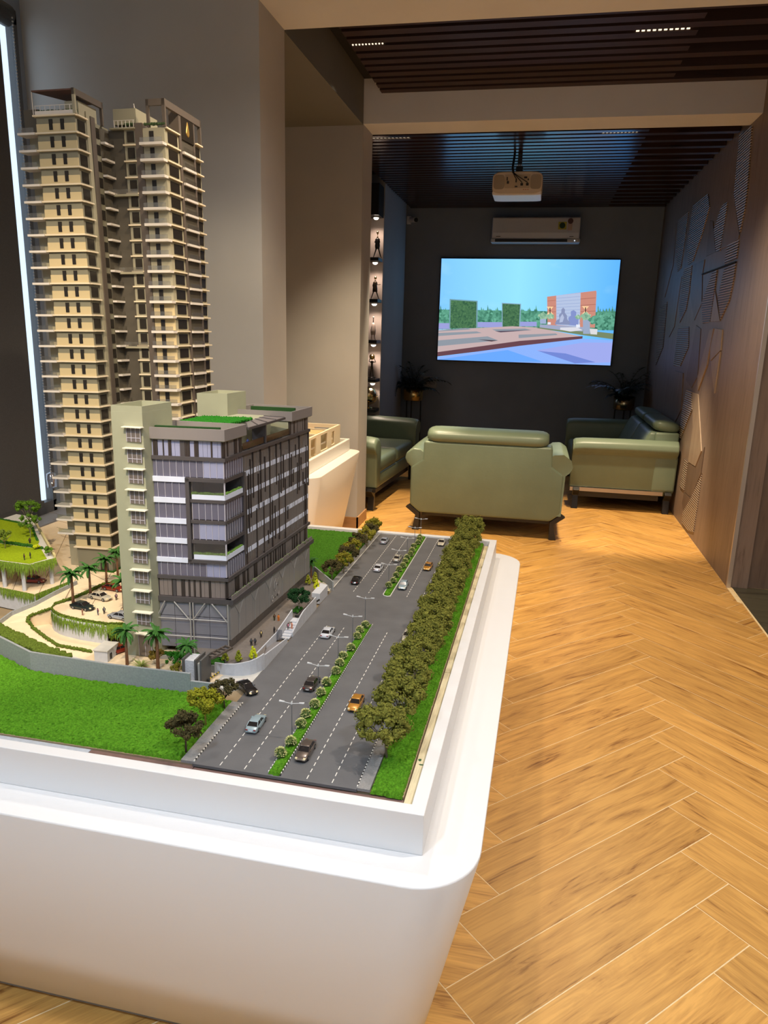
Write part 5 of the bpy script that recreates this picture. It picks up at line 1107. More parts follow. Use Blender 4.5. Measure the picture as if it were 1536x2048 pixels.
# beige service core with ten windows
cu0, cu1, cv = -0.868, -0.788, 0.462
MB().prism([(cu0, cv-0.001), (cu1, cv+0.004), (cu1+0.006, 0.60), (cu0, 0.60)], G, 1.292).build('core_wall', M_BEIGEW, ob)
MB().wall([(cu0+0.002, cv+0.001), (cu1-0.002, cv+0.006), (cu1+0.004, 0.598), (cu0+0.002, 0.598)], 0.004, 1.29, 1.307, closed=True).build('core_parapet', M_BEIGEW, ob)
zc = [1.2560, 1.2046, 1.1535, 1.1020, 1.0508, 1.0000, 0.9480, 0.8950, 0.8400, 0.7811, 0.722]
for k, z in enumerate(zc):
    x0, x1 = -0.829, -0.7925
    MB().box(x0-0.007, x1+0.008, cv-0.013, cv+0.003, z, z+0.0022).build('window_ledge', M_LEDGE, ob)
    hgt = 0.034 if k < 10 else 0.062
    wf = MB().box(x0, x1, cv-0.0015, cv+0.004, z-hgt-0.001, z-0.001).build('window', M_WIN, ob)
    for j in range(4 if k < 10 else 3): xx = x0+(x1-x0)*j/(3 if k < 10 else 2); MB().box(xx-0.0006, xx+0.0006, cv-0.0026, cv-0.0012, z-hgt-0.001, z-0.001).build('mullion', M_OMULL, wf)
    if k < 10: MB().box(x0, x1, cv-0.0026, cv-0.0012, z-hgt+0.008, z-hgt+0.0092).build('transom', M_OMULL, wf)

# ================================================================== residential tower of the model
tw = mthing('tower_building', 'tall beige residential tower model with stacked balconies and roof frames', 'model building', -1.166, 0.885, D)
tw.rotation_euler = (0, math.radians(-1.05), TYAW+math.radians(1.2))
M_TB = mat('tower_cream', S(190, 172, 132), 0.75); M_TG = mat('tower_greygreen', S(122, 118, 100), 0.75); M_TD = mat('tower_dark', S(74, 68, 58), 0.7); M_TP = mat('tower_pilaster', S(86, 76, 68), 0.7)
M_TS = mat('tower_slab', S(216, 200, 172), 0.7); M_TW = mat('tower_white_slab', S(206, 198, 190), 0.65); M_TWIN = mat('tower_window', S(42, 38, 34), 0.2); M_TL = mat('tower_olive', S(150, 144, 122), 0.75); M_RAIL = glassmat('rail_glass', (0.90, 0.90, 0.88), 0.35, 0.80, (0.85, 0.82, 0.78))
FH = 0.0454; ZTOP = 1.3516
zk = [ZTOP-FH*k for k in range(29)]
MB().box(-0.128, -0.006, 0.006, 0.175, 0, ZTOP).build('front_block', M_TG, tw)
MB().box(-0.175, -0.128, 0.035, 0.175, 0, ZTOP-FH).build('left_wing', M_TL, tw)
MB().box(-0.09, 0.10, 0.175, 0.42, 0, ZTOP-0.004).build('core_block', M_TD, tw)
MB().box(0.048, 0.180, 0.172, 0.415, 0, ZTOP-0.002).build('rear_block', M_TL, tw)
MB().box(-0.030, -0.002, 0.078, 0.100, 0, ZTOP+0.012).build('pilaster', M_TP, tw); MB().box(-0.02, -0.0045, 0.060, 0.0775, 0, ZTOP+0.02).build('pier', M_TL, tw)
MB().box(0.086, 0.110, 0.1665, 0.20, 0, ZTOP+0.012).build('pilaster', M_TP, tw)
for y0, y1 in ((0.262, 0.277), (0.360, 0.372)): MB().box(0.15, 0.1835, y0, y1, 0, ZTOP+(0.075 if y0 < 0.3 else 0.07)).build('pilaster', M_TP, tw)
MB().box(0.008, 0.020, 0.185, 0.20, 0, ZTOP).build('core_fin', M_TP, tw)
MESHC = {}
def tp(name, m, x0, x1, y0, y1, z0, z1):
    key = (name, m.name, *[round(q_, 5) for q_ in (x1-x0, y1-y0, z1-z0)])
    if key in MESHC: o = bpy.data.objects.new(name, MESHC[key]); COL.objects.link(o); o.parent = tw
    else:
        a, b_, c = (x1-x0)/2, (y1-y0)/2, (z1-z0)/2; o = MB().box(-a, a, -b_, b_, -c, c).build(name, m, tw); MESHC[key] = o.data
    o.location = ((x0+x1)/2, (y0+y1)/2, (z0+z1)/2); return o
for k, z in enumerate(zk):
    # front block: slab line, cream band and two slit windows
    tp('front_slab', M_TS, -0.135, 0.0, -0.001, 0.012, z-0.0045, z); tp('side_slab', M_TS, -0.008, 0.001, 0.012, 0.060, z-0.004, z)
    if k < 28:
        zb_ = zk[k+1]
        tp('cream_band', M_TB, -0.1285, -0.0055, 0.0045, 0.0075, zb_, zb_+0.0225)
        for x in (-0.082, -0.046): tp('slit_window', M_TWIN, x-0.0055, x+0.0055, 0.0030, 0.0065, zb_+0.006, zb_+0.034)
        tp('side_window', M_TWIN, -0.0065, -0.0045, 0.016, 0.050, zb_+0.005, zb_+0.034)
        tp('side_window', M_TWIN, -0.0065, -0.0045, 0.104, 0.124, zb_+0.006, zb_+0.034)
        tp('recess_wall', M_TD, -0.0065, -0.0045, 0.128, 0.175, zb_+0.004, zb_+0.040)
        # left wing balconies
        if k >= 1:
            tp('balcony_slab', M_TW, -0.186, -0.130, -0.004, 0.035, z-0.006, z); tp('balcony_rail', M_RAIL, -0.182, -0.134, -0.003, -0.0018, z, z+0.013); tp('balcony_door', M_TWIN, -0.146, -0.133, 0.033, 0.036, zb_+0.004, zb_+0.034)
        # recess balconies between the blocks
        tp('balcony_slab', M_TW, -0.004, 0.010, 0.126, 0.178, zb_-0.006, zb_); tp('balcony_rail', M_RAIL, 0.0085, 0.0095, 0.127, 0.178, zb_, zb_+0.013)
        # rear block front: window column and corner balconies
        tp('front_window', M_TWIN, 0.058, 0.080, 0.1690, 0.1725, zb_+0.006, zb_+0.036); tp('front_slab', M_TS, 0.046, 0.087, 0.164, 0.174, z-0.004, z)
        tp('balcony_slab', M_TW, 0.108, 0.184, 0.148, 0.174, zb_-0.0075, zb_); tp('balcony_wall', M_TB if k > 10 else M_TL, 0.111, 0.1805, 0.1690, 0.1725, zb_+0.001, zb_+0.038); tp('balcony_door', M_TWIN, 0.132, 0.146, 0.1675, 0.1695, zb_+0.001, zb_+0.034)
        tp('balcony_rail', M_RAIL, 0.110, 0.182, 0.1485, 0.1497, zb_, zb_+0.013)
        # rear block right side
        tp('side_window', M_TWIN, 0.1795, 0.1815, 0.190, 0.250, zb_+0.006, zb_+0.035); tp('side_slab', M_TS, 0.178, 0.187, 0.174, 0.262, z-0.004, z)
        tp('recess_wall', M_TD, 0.1792, 0.1812, 0.277, 0.360, zb_+0.004, zb_+0.040); tp('balcony_slab', M_TW, 0.178, 0.1905, 0.277, 0.360, zb_-0.007, zb_); tp('balcony_rail', M_RAIL, 0.1888, 0.19, 0.278, 0.359, zb_, zb_+0.013)
        tp('side_window', M_TWIN, 0.1795, 0.1815, 0.378, 0.408, zb_+0.006, zb_+0.035); tp('side_slab', M_TS, 0.178, 0.190, 0.372, 0.418, z-0.004, z)
for k in (4, 9, 14, 21):                              # link terraces in the recess
    z = zk[k]-0.004; tp('link_terrace', M_TL, 0.006, 0.086, 0.160, 0.185, z-0.006, z); tp('link_rail', M_RAIL, 0.006, 0.086, 0.1600, 0.1612, z, z+0.014)
# roof of the tower
z = ZTOP
MB().box(-0.128, 0.0, 0.002, 0.010, z, z+0.010).build('roof_parapet', M_TW, tw); 
b = MB()
for i in range(30): b.blob((-0.122+0.004*i, 0.014, z+0.010), 0.0055, 1, 0.3, seed=i)
for i in range(14): b.blob((0.055+0.0023*i, 0.172, z+0.010), 0.0045, 1, 0.3, seed=i)
for i in range(22): b.blob((0.118+0.003*i, 0.172, z+0.008), 0.0045, 1, 0.3, seed=i)
b.build('roof_planting', mat('roof_plant_green', S(58, 78, 44), 0.95, var=0.4, scale=300), tw)['kind'] = 'stuff'
for i in range(9): MB().box(-0.127+0.0155*i, -0.126+0.0155*i, 0.003, 0.0045, z+0.008, z+0.024).build('rail_post', M_TW, tw)
MB().box(-0.128, -0.002, 0.003, 0.0045, z+0.023, z+0.0245).build('rail', M_TW, tw)
for i in range(6): MB().box(0.022+0.0125*i, 0.0232+0.0125*i, 0.163, 0.1645, z, z+0.020).build('rail_post', M_TW, tw)
MB().box(0.02, 0.088, 0.163, 0.1645, z+0.019, z+0.0205).build('rail', M_TW, tw)
MB().box(0.006, 0.088, 0.160, 0.20, z-0.004, z).build('terrace_slab', M_TL, tw)
zf = 1.4146
MB().prism([(-0.132, 0.0), (0.0, 0.0), (0.0, 0.140), (-0.06, 0.140)], zf-0.004, zf).build('roof_canopy', mat('tower_brown_soffit', S(88, 58, 46), 0.7), tw)
MB().box(-0.006, 0.002, -0.002, 0.142, zf-0.016, zf+0.001).build('canopy_beam', M_TP, tw); MB().box(-0.006, 0.002, -0.002, 0.006, z, zf).build('canopy_post', M_TL, tw); MB().box(-0.006, 0.002, 0.135, 0.142, z, zf).build('canopy_post', M_TP, tw); MB().box(-0.1325, -0.1305, 0.0, 0.002, z, zf).build('canopy_post', M_TW, tw)
MB().box(-0.05, -0.008, 0.03, 0.12, z, z+0.040).build('stair_head', M_TL, tw)
MB().box(-0.176, -0.128, 0.02, 0.06, z-FH, z+0.02).build('wing_tower', M_TD, tw)
MB().box(0.0, 0.075, 0.20, 0.335, z+0.018, z+0.062).build('roof_tank', M_TL, tw); MB().box(0.01, 0.065, 0.21, 0.325, z, z+0.018).build('tank_base', M_TD, tw)
MB().tube((0.065, 0.215, z+0.06), (0.063, 0.214, z+0.078), 0.0012).build('antenna', M_TW, tw)
for y0, y1 in ((0.170, 0.178), (0.412, 0.420)): MB().box(0.1755, 0.1855, y0, y1, z, z+0.075).build('portal_post', M_TP, tw)
MB().box(0.125, 0.133, 0.170, 0.178, z, z+0.075).build('portal_post', M_TP, tw); MB().box(0.125, 0.186, 0.170, 0.178, z+0.058, z+0.076).build('portal_beam', M_TP, tw)
MB().box(0.1755, 0.1855, 0.170, 0.42, z+0.056, z+0.076).build('portal_beam', M_TP, tw)
MB().box(0.1755, 0.1845, 0.277, 0.362, z-0.010, z+0.058).build('sign_panel', M_TWIN, tw)
em = MB(); pr = [(0.0, 0.044), (0.004, 0.036), (0.006, 0.028), (0.010, 0.020), (0.011, 0.010), (0.009, 0.004), (0.004, 0.0), (-0.006, 0.004), (-0.011, 0.010), (-0.009, 0.020), (-0.006, 0.028), (-0.003, 0.036)]
n = len(pr); em.add([(0.1845, 0.319+a, z+0.004+b_) for a, b_ in pr]+[(0.1865, 0.319+a*0.8, z+0.005+b_*0.95) for a, b_ in pr], [tuple(range(n)), tuple(range(2*n-1, n-1, -1))]+[(i, n+i, n+(i+1) % n, (i+1) % n) for i in range(n)])
em.build('gold_emblem', mat('matte_gold', S(176, 142, 76), 0.4, 0.5), tw)
MB().box(-0.135, 0.0, -0.002, 0.18, 0, 0.004).build('base_kerb', M_DGRN, tw); MB().box(0.012-0.06, -0.020, 0.0045, 0.008, 0.0, 0.030).build('entrance_door', M_TWIN, tw)
# ================================================================== trees, palms, shrubs
def foam_tree(name, rx, rz, zc, hgt, m, seed, nc=42, flakes=30, fs=0.0036, trunk_r=0.0026, lean=0.0, tm=None):
    q = random.Random(seed); t = empty(name)
    b = MB()
    for i in range(nc):
        a = q.uniform(0, 2*PI); ph = math.asin(q.uniform(-0.55, 1)); k = q.uniform(0.62, 0.95)
        c = Vector((rx*k*math.cos(a)*math.cos(ph)+lean*0.6, rx*k*math.sin(a)*math.cos(ph), zc+rz*k*math.sin(ph)))
        r = rx*q.uniform(0.16, 0.27); b.blob(c, r*0.8, 1, 0.35, (1, 1, 0.85), seed=seed*100+i)
        for j in range(flakes):
            d = Vector((q.gauss(0, 1), q.gauss(0, 1), q.gauss(0, 1)+0.25)).normalized(); p = c+d*r*q.uniform(0.75, 1.1); s = fs*q.uniform(0.6, 1.25)
            e = Vector((q.gauss(0, 1), q.gauss(0, 1), q.gauss(0, 1))).normalized(); f_ = d.cross(e); 
            if f_.length < 1e-3: continue
            f_.normalize(); e = f_.cross(d)
            b.add([p+e*s, p+f_*s*0.7, p-e*s, p-f_*s*0.7, p+d*s*0.6], [(0, 1, 4), (1, 2, 4), (2, 3, 4), (3, 0, 4)])
    b.build('crown', m, t)
    w = MB(); w.path([(0, 0, -0.001), (lean*0.2, 0.001, hgt*0.3), (lean*0.6, 0, zc)], [trunk_r, trunk_r*0.8, trunk_r*0.5], 6)
    for k in range(6):
        a = 2*PI*k/6+q.random(); w.path([(lean*0.3, 0, hgt*0.36), (lean*0.5+rx*0.4*math.cos(a), rx*0.4*math.sin(a), zc-rz*0.3), (lean*0.6+rx*0.75*math.cos(a), rx*0.75*math.sin(a), zc+rz*0.15)], [trunk_r*0.55, trunk_r*0.4, trunk_r*0.2], 5)
    w.build('trunk', tm or mat('grey_brown_trunk', S(132, 118, 98), 0.8), t, smooth=True)
    return t
M_OLIVE = mat('olive_foam', S(116, 116, 52), 0.95, var=0.35, scale=220, bump=0.5, bscale=500, spec=0.05)
M_OLIVE2 = mat('light_olive_foam', S(130, 124, 44), 0.95, var=0.35, scale=220, bump=0.5, bscale=500, spec=0.05)
M_DKFOAM = mat('dark_foam', S(78, 72, 46), 0.95, var=0.35, scale=220, bump=0.5, bscale=500, spec=0.05)
M_YELF = mat('yellow_green_foam', S(140, 140, 40), 0.95, var=0.35, scale=220, bump=0.5, bscale=500, spec=0.05)
def settree(t, label, u, v, z, a, group, sc=1.0):
    t.location = MP(u, v, z); t.rotation_euler = (0, 0, a); t.scale = (sc,)*3; return tag(t, label, 'tree', group)
var_ = [foam_tree('roadside_tree', 0.0545, 0.033, 0.078, 0.115, M_OLIVE, 11+i, lean=(-0.020, 0.0, -0.006, 0.004)[i], nc=62, flakes=34) for i in range(4)]
RT = [(-0.100, 0.165, 0), (-0.090, 0.285, 1), (-0.092, 0.395, 2), (-0.094, 0.510, 3), (-0.088, 0.620, 1), (-0.090, 0.720, 2), (-0.092, 0.830, 3), (-0.090, 0.935, 1), (-0.092, 1.045, 2), (-0.088, 1.155, 3), (-0.090, 1.270, 1), (-0.090, 1.385, 2), (-0.090, 1.505, 3), (-0.088, 1.625, 1), (-0.090, 1.745, 2)]
used = set()
for i, (u, v, k) in enumerate(RT):
    lb = 'olive roadside tree with bare branching trunk, nearest the front on the right lawn' if i == 0 else 'olive roadside tree, %s from the front on the right lawn' % ORD[i]
    if i == len(RT)-1: lb = 'rounded olive tree at the far end of the right lawn row'
    t = var_[k] if k not in used else dup(var_[k]); used.add(k)
    settree(t, lb, u-(0.014 if i else 0.004), v, G+0.001, rnd.uniform(0, 6.28) if i else 0.2, 'olive trees along the right lawn', 1.0 if i != len(RT)-1 else 1.08)
lt = foam_tree('lawn_tree', 0.040, 0.026, 0.060, 0.08, M_DKFOAM, 41, nc=34, tm=mat('dark_trunk', S(84, 66, 52), 0.8)); settree(lt, 'dark brown-green tree at the front corner of the large lawn', -0.506, 0.086, G, 0.3, 'trees at the front lawn edge', 0.95)
lt2 = foam_tree('lawn_tree', 0.042, 0.028, 0.060, 0.08, M_YELF, 42, nc=38, tm=mat('yellow_trunk', S(150, 134, 60), 0.8)); settree(lt2, 'yellow-green tree at the road edge of the large lawn', -0.511, 0.187, G, 1.3, 'trees at the front lawn edge', 1.0)
lt3 = dup(lt); settree(lt3, 'dark brown-green tree beside the black car at the gate', -0.504, 0.268, G, 2.3, 'trees at the front lawn edge', 0.82)
fv = [foam_tree('far_tree', 0.036, 0.024, 0.050, 0.07, m_, 51+i, nc=30, flakes=22) for i, m_ in enumerate((M_DKFOAM, M_OLIVE2))]
for i, v in enumerate((1.175, 1.262, 1.345, 1.435, 1.52, 1.605, 1.69, 1.77)):
    t = fv[i % 2] if i < 2 else dup(fv[i % 2])
    settree(t, '%s tree, %s from the office in the row along the far lawn' % ('dark green' if i % 2 == 0 else 'yellowish green', ORD[i]), -0.508+0.006*((i*3) % 4-1.5), v, G, i*1.1, 'trees along the far lawn', 1.0+0.05*(i % 3))
# dark tree with white branches on the office forecourt
dt = foam_tree('forecourt_tree', 0.034, 0.022, 0.046, 0.06, mat('deep_green_foam', S(36, 66, 38), 0.95, var=0.3, scale=250, bump=0.5, bscale=500, spec=0.05), 61, nc=26, trunk_r=0.0022, tm=mat('white_branches', S(214, 208, 196), 0.7)); settree(dt, 'dark green tree with white branches beside the white stair wall', -0.520, 0.835, G+0.020, 0.5, None)
planter('dark green planting bed under the white-branched tree', [(-0.540, 0.815), (-0.515, 0.805), (-0.513, 0.850), (-0.535, 0.86)], G+0.020, G+0.023, M_KERBB, 5, M_DGRN)
# conical topiary
def topiary(label, u, v, z, m, sc=1.0, src=[None]):
    t = mthing('conical_shrub', label, 'shrub', u, v, z, 0, 'conical shrubs of the office forecourt'); q = random.Random(int(u*1e4)); b = MB()
    for i in range(40):
        k = i/40; r = 0.0085*(1-k)**0.7*sc+0.001; a = q.uniform(0, 6.28); b.blob((r*0.7*math.cos(a), r*0.7*math.sin(a), (0.006+0.026*k)*sc), 0.0042*sc*(1-0.6*k), 1, 0.35, seed=i)
    b.build('foliage', m, t); MB().tube((0, 0, 0), (0, 0, 0.008*sc), 0.001*sc).build('stem', M_TW, t)
M_LIMEF = mat('lime_foam', S(190, 196, 40), 0.9, var=0.25, scale=300, spec=0.1); M_LIMED = mat('dull_lime_foam', S(128, 134, 40), 0.9, var=0.3, scale=300, spec=0.1)
topiary('bright lime conical shrub at the road corner behind the curved white wall', -0.524, 0.487, G+0.020, M_LIMEF, 1.1)
topiary('dull lime conical shrub in the middle of the curved white wall', -0.553, 0.462, G+0.020, M_LIMED, 1.0)
topiary('dull lime conical shrub half hidden behind the corner column', -0.585, 0.452, G+0.020, M_LIMED, 1.0)
topiary('bright lime conical shrub behind the white block by the far gate', -0.522, 1.015, G+0.022, M_LIMEF, 1.15)
topiary('dull lime conical shrub near the far podium corner', -0.566, 1.06, G+0.020, M_LIMED, 1.1); topiary('dull orange-green conical shrub beside the far palm', -0.549, 1.085, G+0.020, M_LIMED, 1.2)
# palms
M_PALM = mat('palm_green', S(58, 106, 42), 0.7, var=0.25, scale=120, spec=0.3); M_PTR = mat('palm_trunk', S(128, 92, 66), 0.85, var=0.2, scale=250)
def palm(seed, hgt=0.10):
    q = random.Random(seed); t = empty('model_palm'); MB().path([(0, 0, 0), (0.0008, 0, hgt*0.5), (0, 0, hgt*0.86)], [0.0042, 0.0032, 0.0036], 10).build('trunk', M_PTR, t, smooth=True)
    for i in range(30):
        yaw = 2*PI*i/30*3.07+q.uniform(-.2, .2); pit = q.uniform(-0.25, 1.2); b = MB(); P = Vector((0, 0, hgt*0.86)); d = Vector((math.cos(yaw), math.sin(yaw), 0)); a = pit; sd = Vector((-d.y, d.x, 0)); L2 = []; n = 6; L_ = q.uniform(0.034, 0.044)
        for s in range(n+1):
            w = 0.0042*math.sin(PI*min(1, 0.15+0.8*s/n)); up = Vector((0, 0, 1))*0.0; L2.append((P+sd*w-Vector((0, 0, w*0.7)), P.copy(), P-sd*w-Vector((0, 0, w*0.7)))); P = P+(d*math.cos(a)+Vector((0, 0, math.sin(a))))*(L_/n); a -= 0.30
        vv = [p for r in L2 for p in r]; ff = []
        for s in range(n): k = 3*s; ff += [(k, k+1, k+4, k+3), (k+1, k+2, k+5, k+4)]
        b.add(vv, ff).build('frond', M_PALM, t)
    return t
pv = palm(1); pused = False
for (u, v, z, h_, lb) in ((-1.113, 0.597, D, 0.107, 'palm behind the dark car on the parking deck'), (-1.110, 0.675, D, 0.098, 'palm beside the cream car on the parking deck'), (-1.113, 0.763, D, 0.098, 'palm at the end of the deck hedge before the tower'), (-1.137, 0.862, D, 0.088, 'palm at the foot of the tower front'),
                          (-0.943, 0.583, D, 0.108, 'palm leaning on the beige core edge above the deck'), (-0.833, 0.408, G, 0.104, 'palm left of the office core behind the boundary wall'), (-0.744, 0.402, G, 0.112, 'palm in front of the office core windows'), (-0.662, 0.400, G, 0.088, 'short palm beside the gate pillar'), (-0.590, 1.170, G, 0.075, 'palm at the far end of the office facade')):
    t = pv if not pused else dup(pv); pused = True; s = h_/0.098; t.location = MP(u, v, z); t.rotation_euler = (0, 0, u*50); t.scale = (s, s, s); tag(t, 'small model '+lb, 'palm', 'palms of the city model')
# garden and entrance plants
def bushy(name, label, u, v, z, m, r, hgt, seed, tm=None, cat='tree'):
    t = foam_tree(name, r, r*0.7, hgt*0.75, hgt, m, seed, nc=18, flakes=18, fs=0.0028, trunk_r=0.0014, tm=tm); t.location = MP(u, v, z); return tag(t, label, cat)
bushy('garden_tree', 'tall drooping green tree at the back of the roof garden', -1.52, 0.955, gz, mat('garden_green', S(84, 118, 34), 0.9, var=0.4, scale=250, spec=0.1), 0.045, 0.12, 71)
bushy('garden_tree', 'leafy green tree in the middle of the roof garden', -1.475, 0.90, gz, MATS['garden_green'], 0.036, 0.075, 72, mat('pale_palm_trunk', S(188, 176, 150), 0.8))
bushy('garden_tree', 'thin small-leaved tree at the front left of the roof garden', -1.47, 0.775, gz, mat('garden_olive', S(104, 122, 44), 0.9, var=0.4, scale=250, spec=0.1), 0.028, 0.055, 73)
bushy('garden_shrub', 'yellow shrub beside the path of the roof garden', -1.372, 0.795, gz, M_LIMEF, 0.010, 0.014, 74, cat='shrub'); bushy('garden_shrub', 'round green shrub at the right corner of the roof garden', -1.300, 0.755, gz, MATS['garden_green'], 0.015, 0.022, 75, cat='shrub')
bushy('entrance_tree', 'rounded bright green tree between the two front palms', -0.705, 0.420, G, mat('bright_green_foam', S(46, 112, 28), 0.9, var=0.3, scale=250, spec=0.1), 0.026, 0.040, 76)
bushy('entrance_tree', 'orange-tinted small tree behind the front palm trunk', -0.758, 0.425, G, mat('orange_green_foam', S(134, 112, 46), 0.9, var=0.4, scale=250, spec=0.1), 0.020, 0.042, 77, mat('white_branches', (0, 0, 0)))
bushy('entrance_shrub', 'reddish green shrub beside the short palm', -0.683, 0.392, G, mat('red_green_foam', S(122, 116, 40), 0.9, var=0.5, scale=250, spec=0.1), 0.018, 0.026, 78, cat='shrub')
sp = mthing('spiky_shrub', 'pale spiky shrub behind the boundary wall near the core', 'shrub', -0.790, 0.400, G); b = MB(); q = random.Random(8)
for i in range(34): leafblade(b, (0, 0, 0.002), q.uniform(0, 6.28), q.uniform(0.5, 1.4), q.uniform(0.02, 0.036), 0.0016, 0.9, 4)
b.build('leaves', mat('pale_yucca', S(150, 160, 84), 0.8), sp)
# variegated shrubs on the median strips
M_VARI = mat('variegated_leaf', S(196, 196, 130), 0.8, var=0.2, scale=300); M_VARD = mat('variegated_core', S(72, 94, 36), 0.9, var=0.3, scale=300)
def vshrub():
    t = empty('median_shrub'); q = random.Random(5); c = MB(); b = MB()
    for i in range(10): c.blob((q.uniform(-.006, .006), q.uniform(-.006, .006), q.uniform(0.004, 0.012)), 0.0055, 1, 0.3, seed=i)
    for i in range(110):
        a = q.uniform(0, 6.28); ph = math.asin(q.uniform(0.0, 1)); p = (0.0085*math.cos(a)*math.cos(ph), 0.0085*math.sin(a)*math.cos(ph), 0.007+0.010*math.sin(ph)); leafblade(b, p, a, ph*0.8, 0.0042, 0.0011, 0.9, 2)
    c.build('leaf_core', M_VARD, t); b.build('pale_leaves', M_VARI, t); return t
v0 = vshrub(); first = True
NM = [0.110, 0.155, 0.228, 0.270, 0.317, 0.374, 0.427, 0.491, 0.538, 0.580, 0.635, 0.713, 0.757, 0.798]; FM = [1.149, 1.199, 1.260, 1.324, 1.372, 1.426, 1.475, 1.519, 1.572, 1.627, 1.684, 1.735, 1.773]
for lst, wd in ((NM, 'near'), (FM, 'far')):
    for i, v in enumerate(lst):
        t = v0 if first else dup(v0); first = False; t.location = MP(-0.3085+0.003*((i*5) % 3-1), v, G+0.004); t.rotation_euler = (0, 0, i*1.7); t.scale = (1.12,)*3
        tag(t, 'cream and green variegated shrub, %s from the front on the %s median strip' % (ORD[i], wd), 'shrub', 'variegated shrubs on the median strips')

# ================================================================== street lamps
M_LP = mat('lamp_pole_grey', S(120, 122, 124), 0.5, 0.4); M_LH = mat('lamp_head_white', S(214, 214, 214), 0.5)
def slamp():
    t = empty('street_lamp'); MB().tube((0, 0, 0), (0, 0, 0.078), 0.0011, 0.0008, n=8).build('pole', M_LP, t); MB().tube((0, 0, 0), (0, 0, 0.006), 0.002, n=8).build('foot', M_LP, t); MB().lathe([(0.0014, 0.076), (0.0022, 0.078), (0.0012, 0.083)], 8).build('cap', M_LH, t)
    for s in (-1, 1):
        MB().tube((0, 0, 0.078), (s*0.017, 0, 0.0805), 0.0007, n=6).build('arm', M_LH, t)
        MB().add([(s*0.016, -0.0012, 0.0800), (s*0.027, -0.0026, 0.0812), (s*0.027, 0.0026, 0.0812), (s*0.016, 0.0012, 0.0800), (s*0.016, -0.0010, 0.0822), (s*0.027, -0.002, 0.0832), (s*0.027, 0.002, 0.0832), (s*0.016, 0.0010, 0.0822)], [(0,3,2,1),(4,5,6,7),(0,1,5,4),(1,2,6,5),(2,3,7,6),(3,0,4,7)]).build('lamp_head', M_LH, t)
    return t
s0 = slamp(); first = True
for i, v in enumerate((0.190, 0.375, 0.545, 0.690, 0.835)):
    t = s0 if first else dup(s0); first = False; t.location = MP(-0.3155, v, G+0.002); t.rotation_euler = (0, 0, TYAW-0.05+0.1*(i == 0)); tag(t, 'white double-armed street lamp, %s from the front on the near median strip' % ORD[i], 'street lamp', 'street lamps on the medians')
for i, v in enumerate((1.165, 1.335, 1.500, 1.660, 1.806)):
    t = dup(s0); t.location = MP(-0.3155, v, G+0.002); t.rotation_euler = (0, 0, TYAW-0.03); tag(t, 'white double-armed street lamp, %s from the front on the far median strip' % ORD[i], 'street lamp', 'street lamps on the medians')

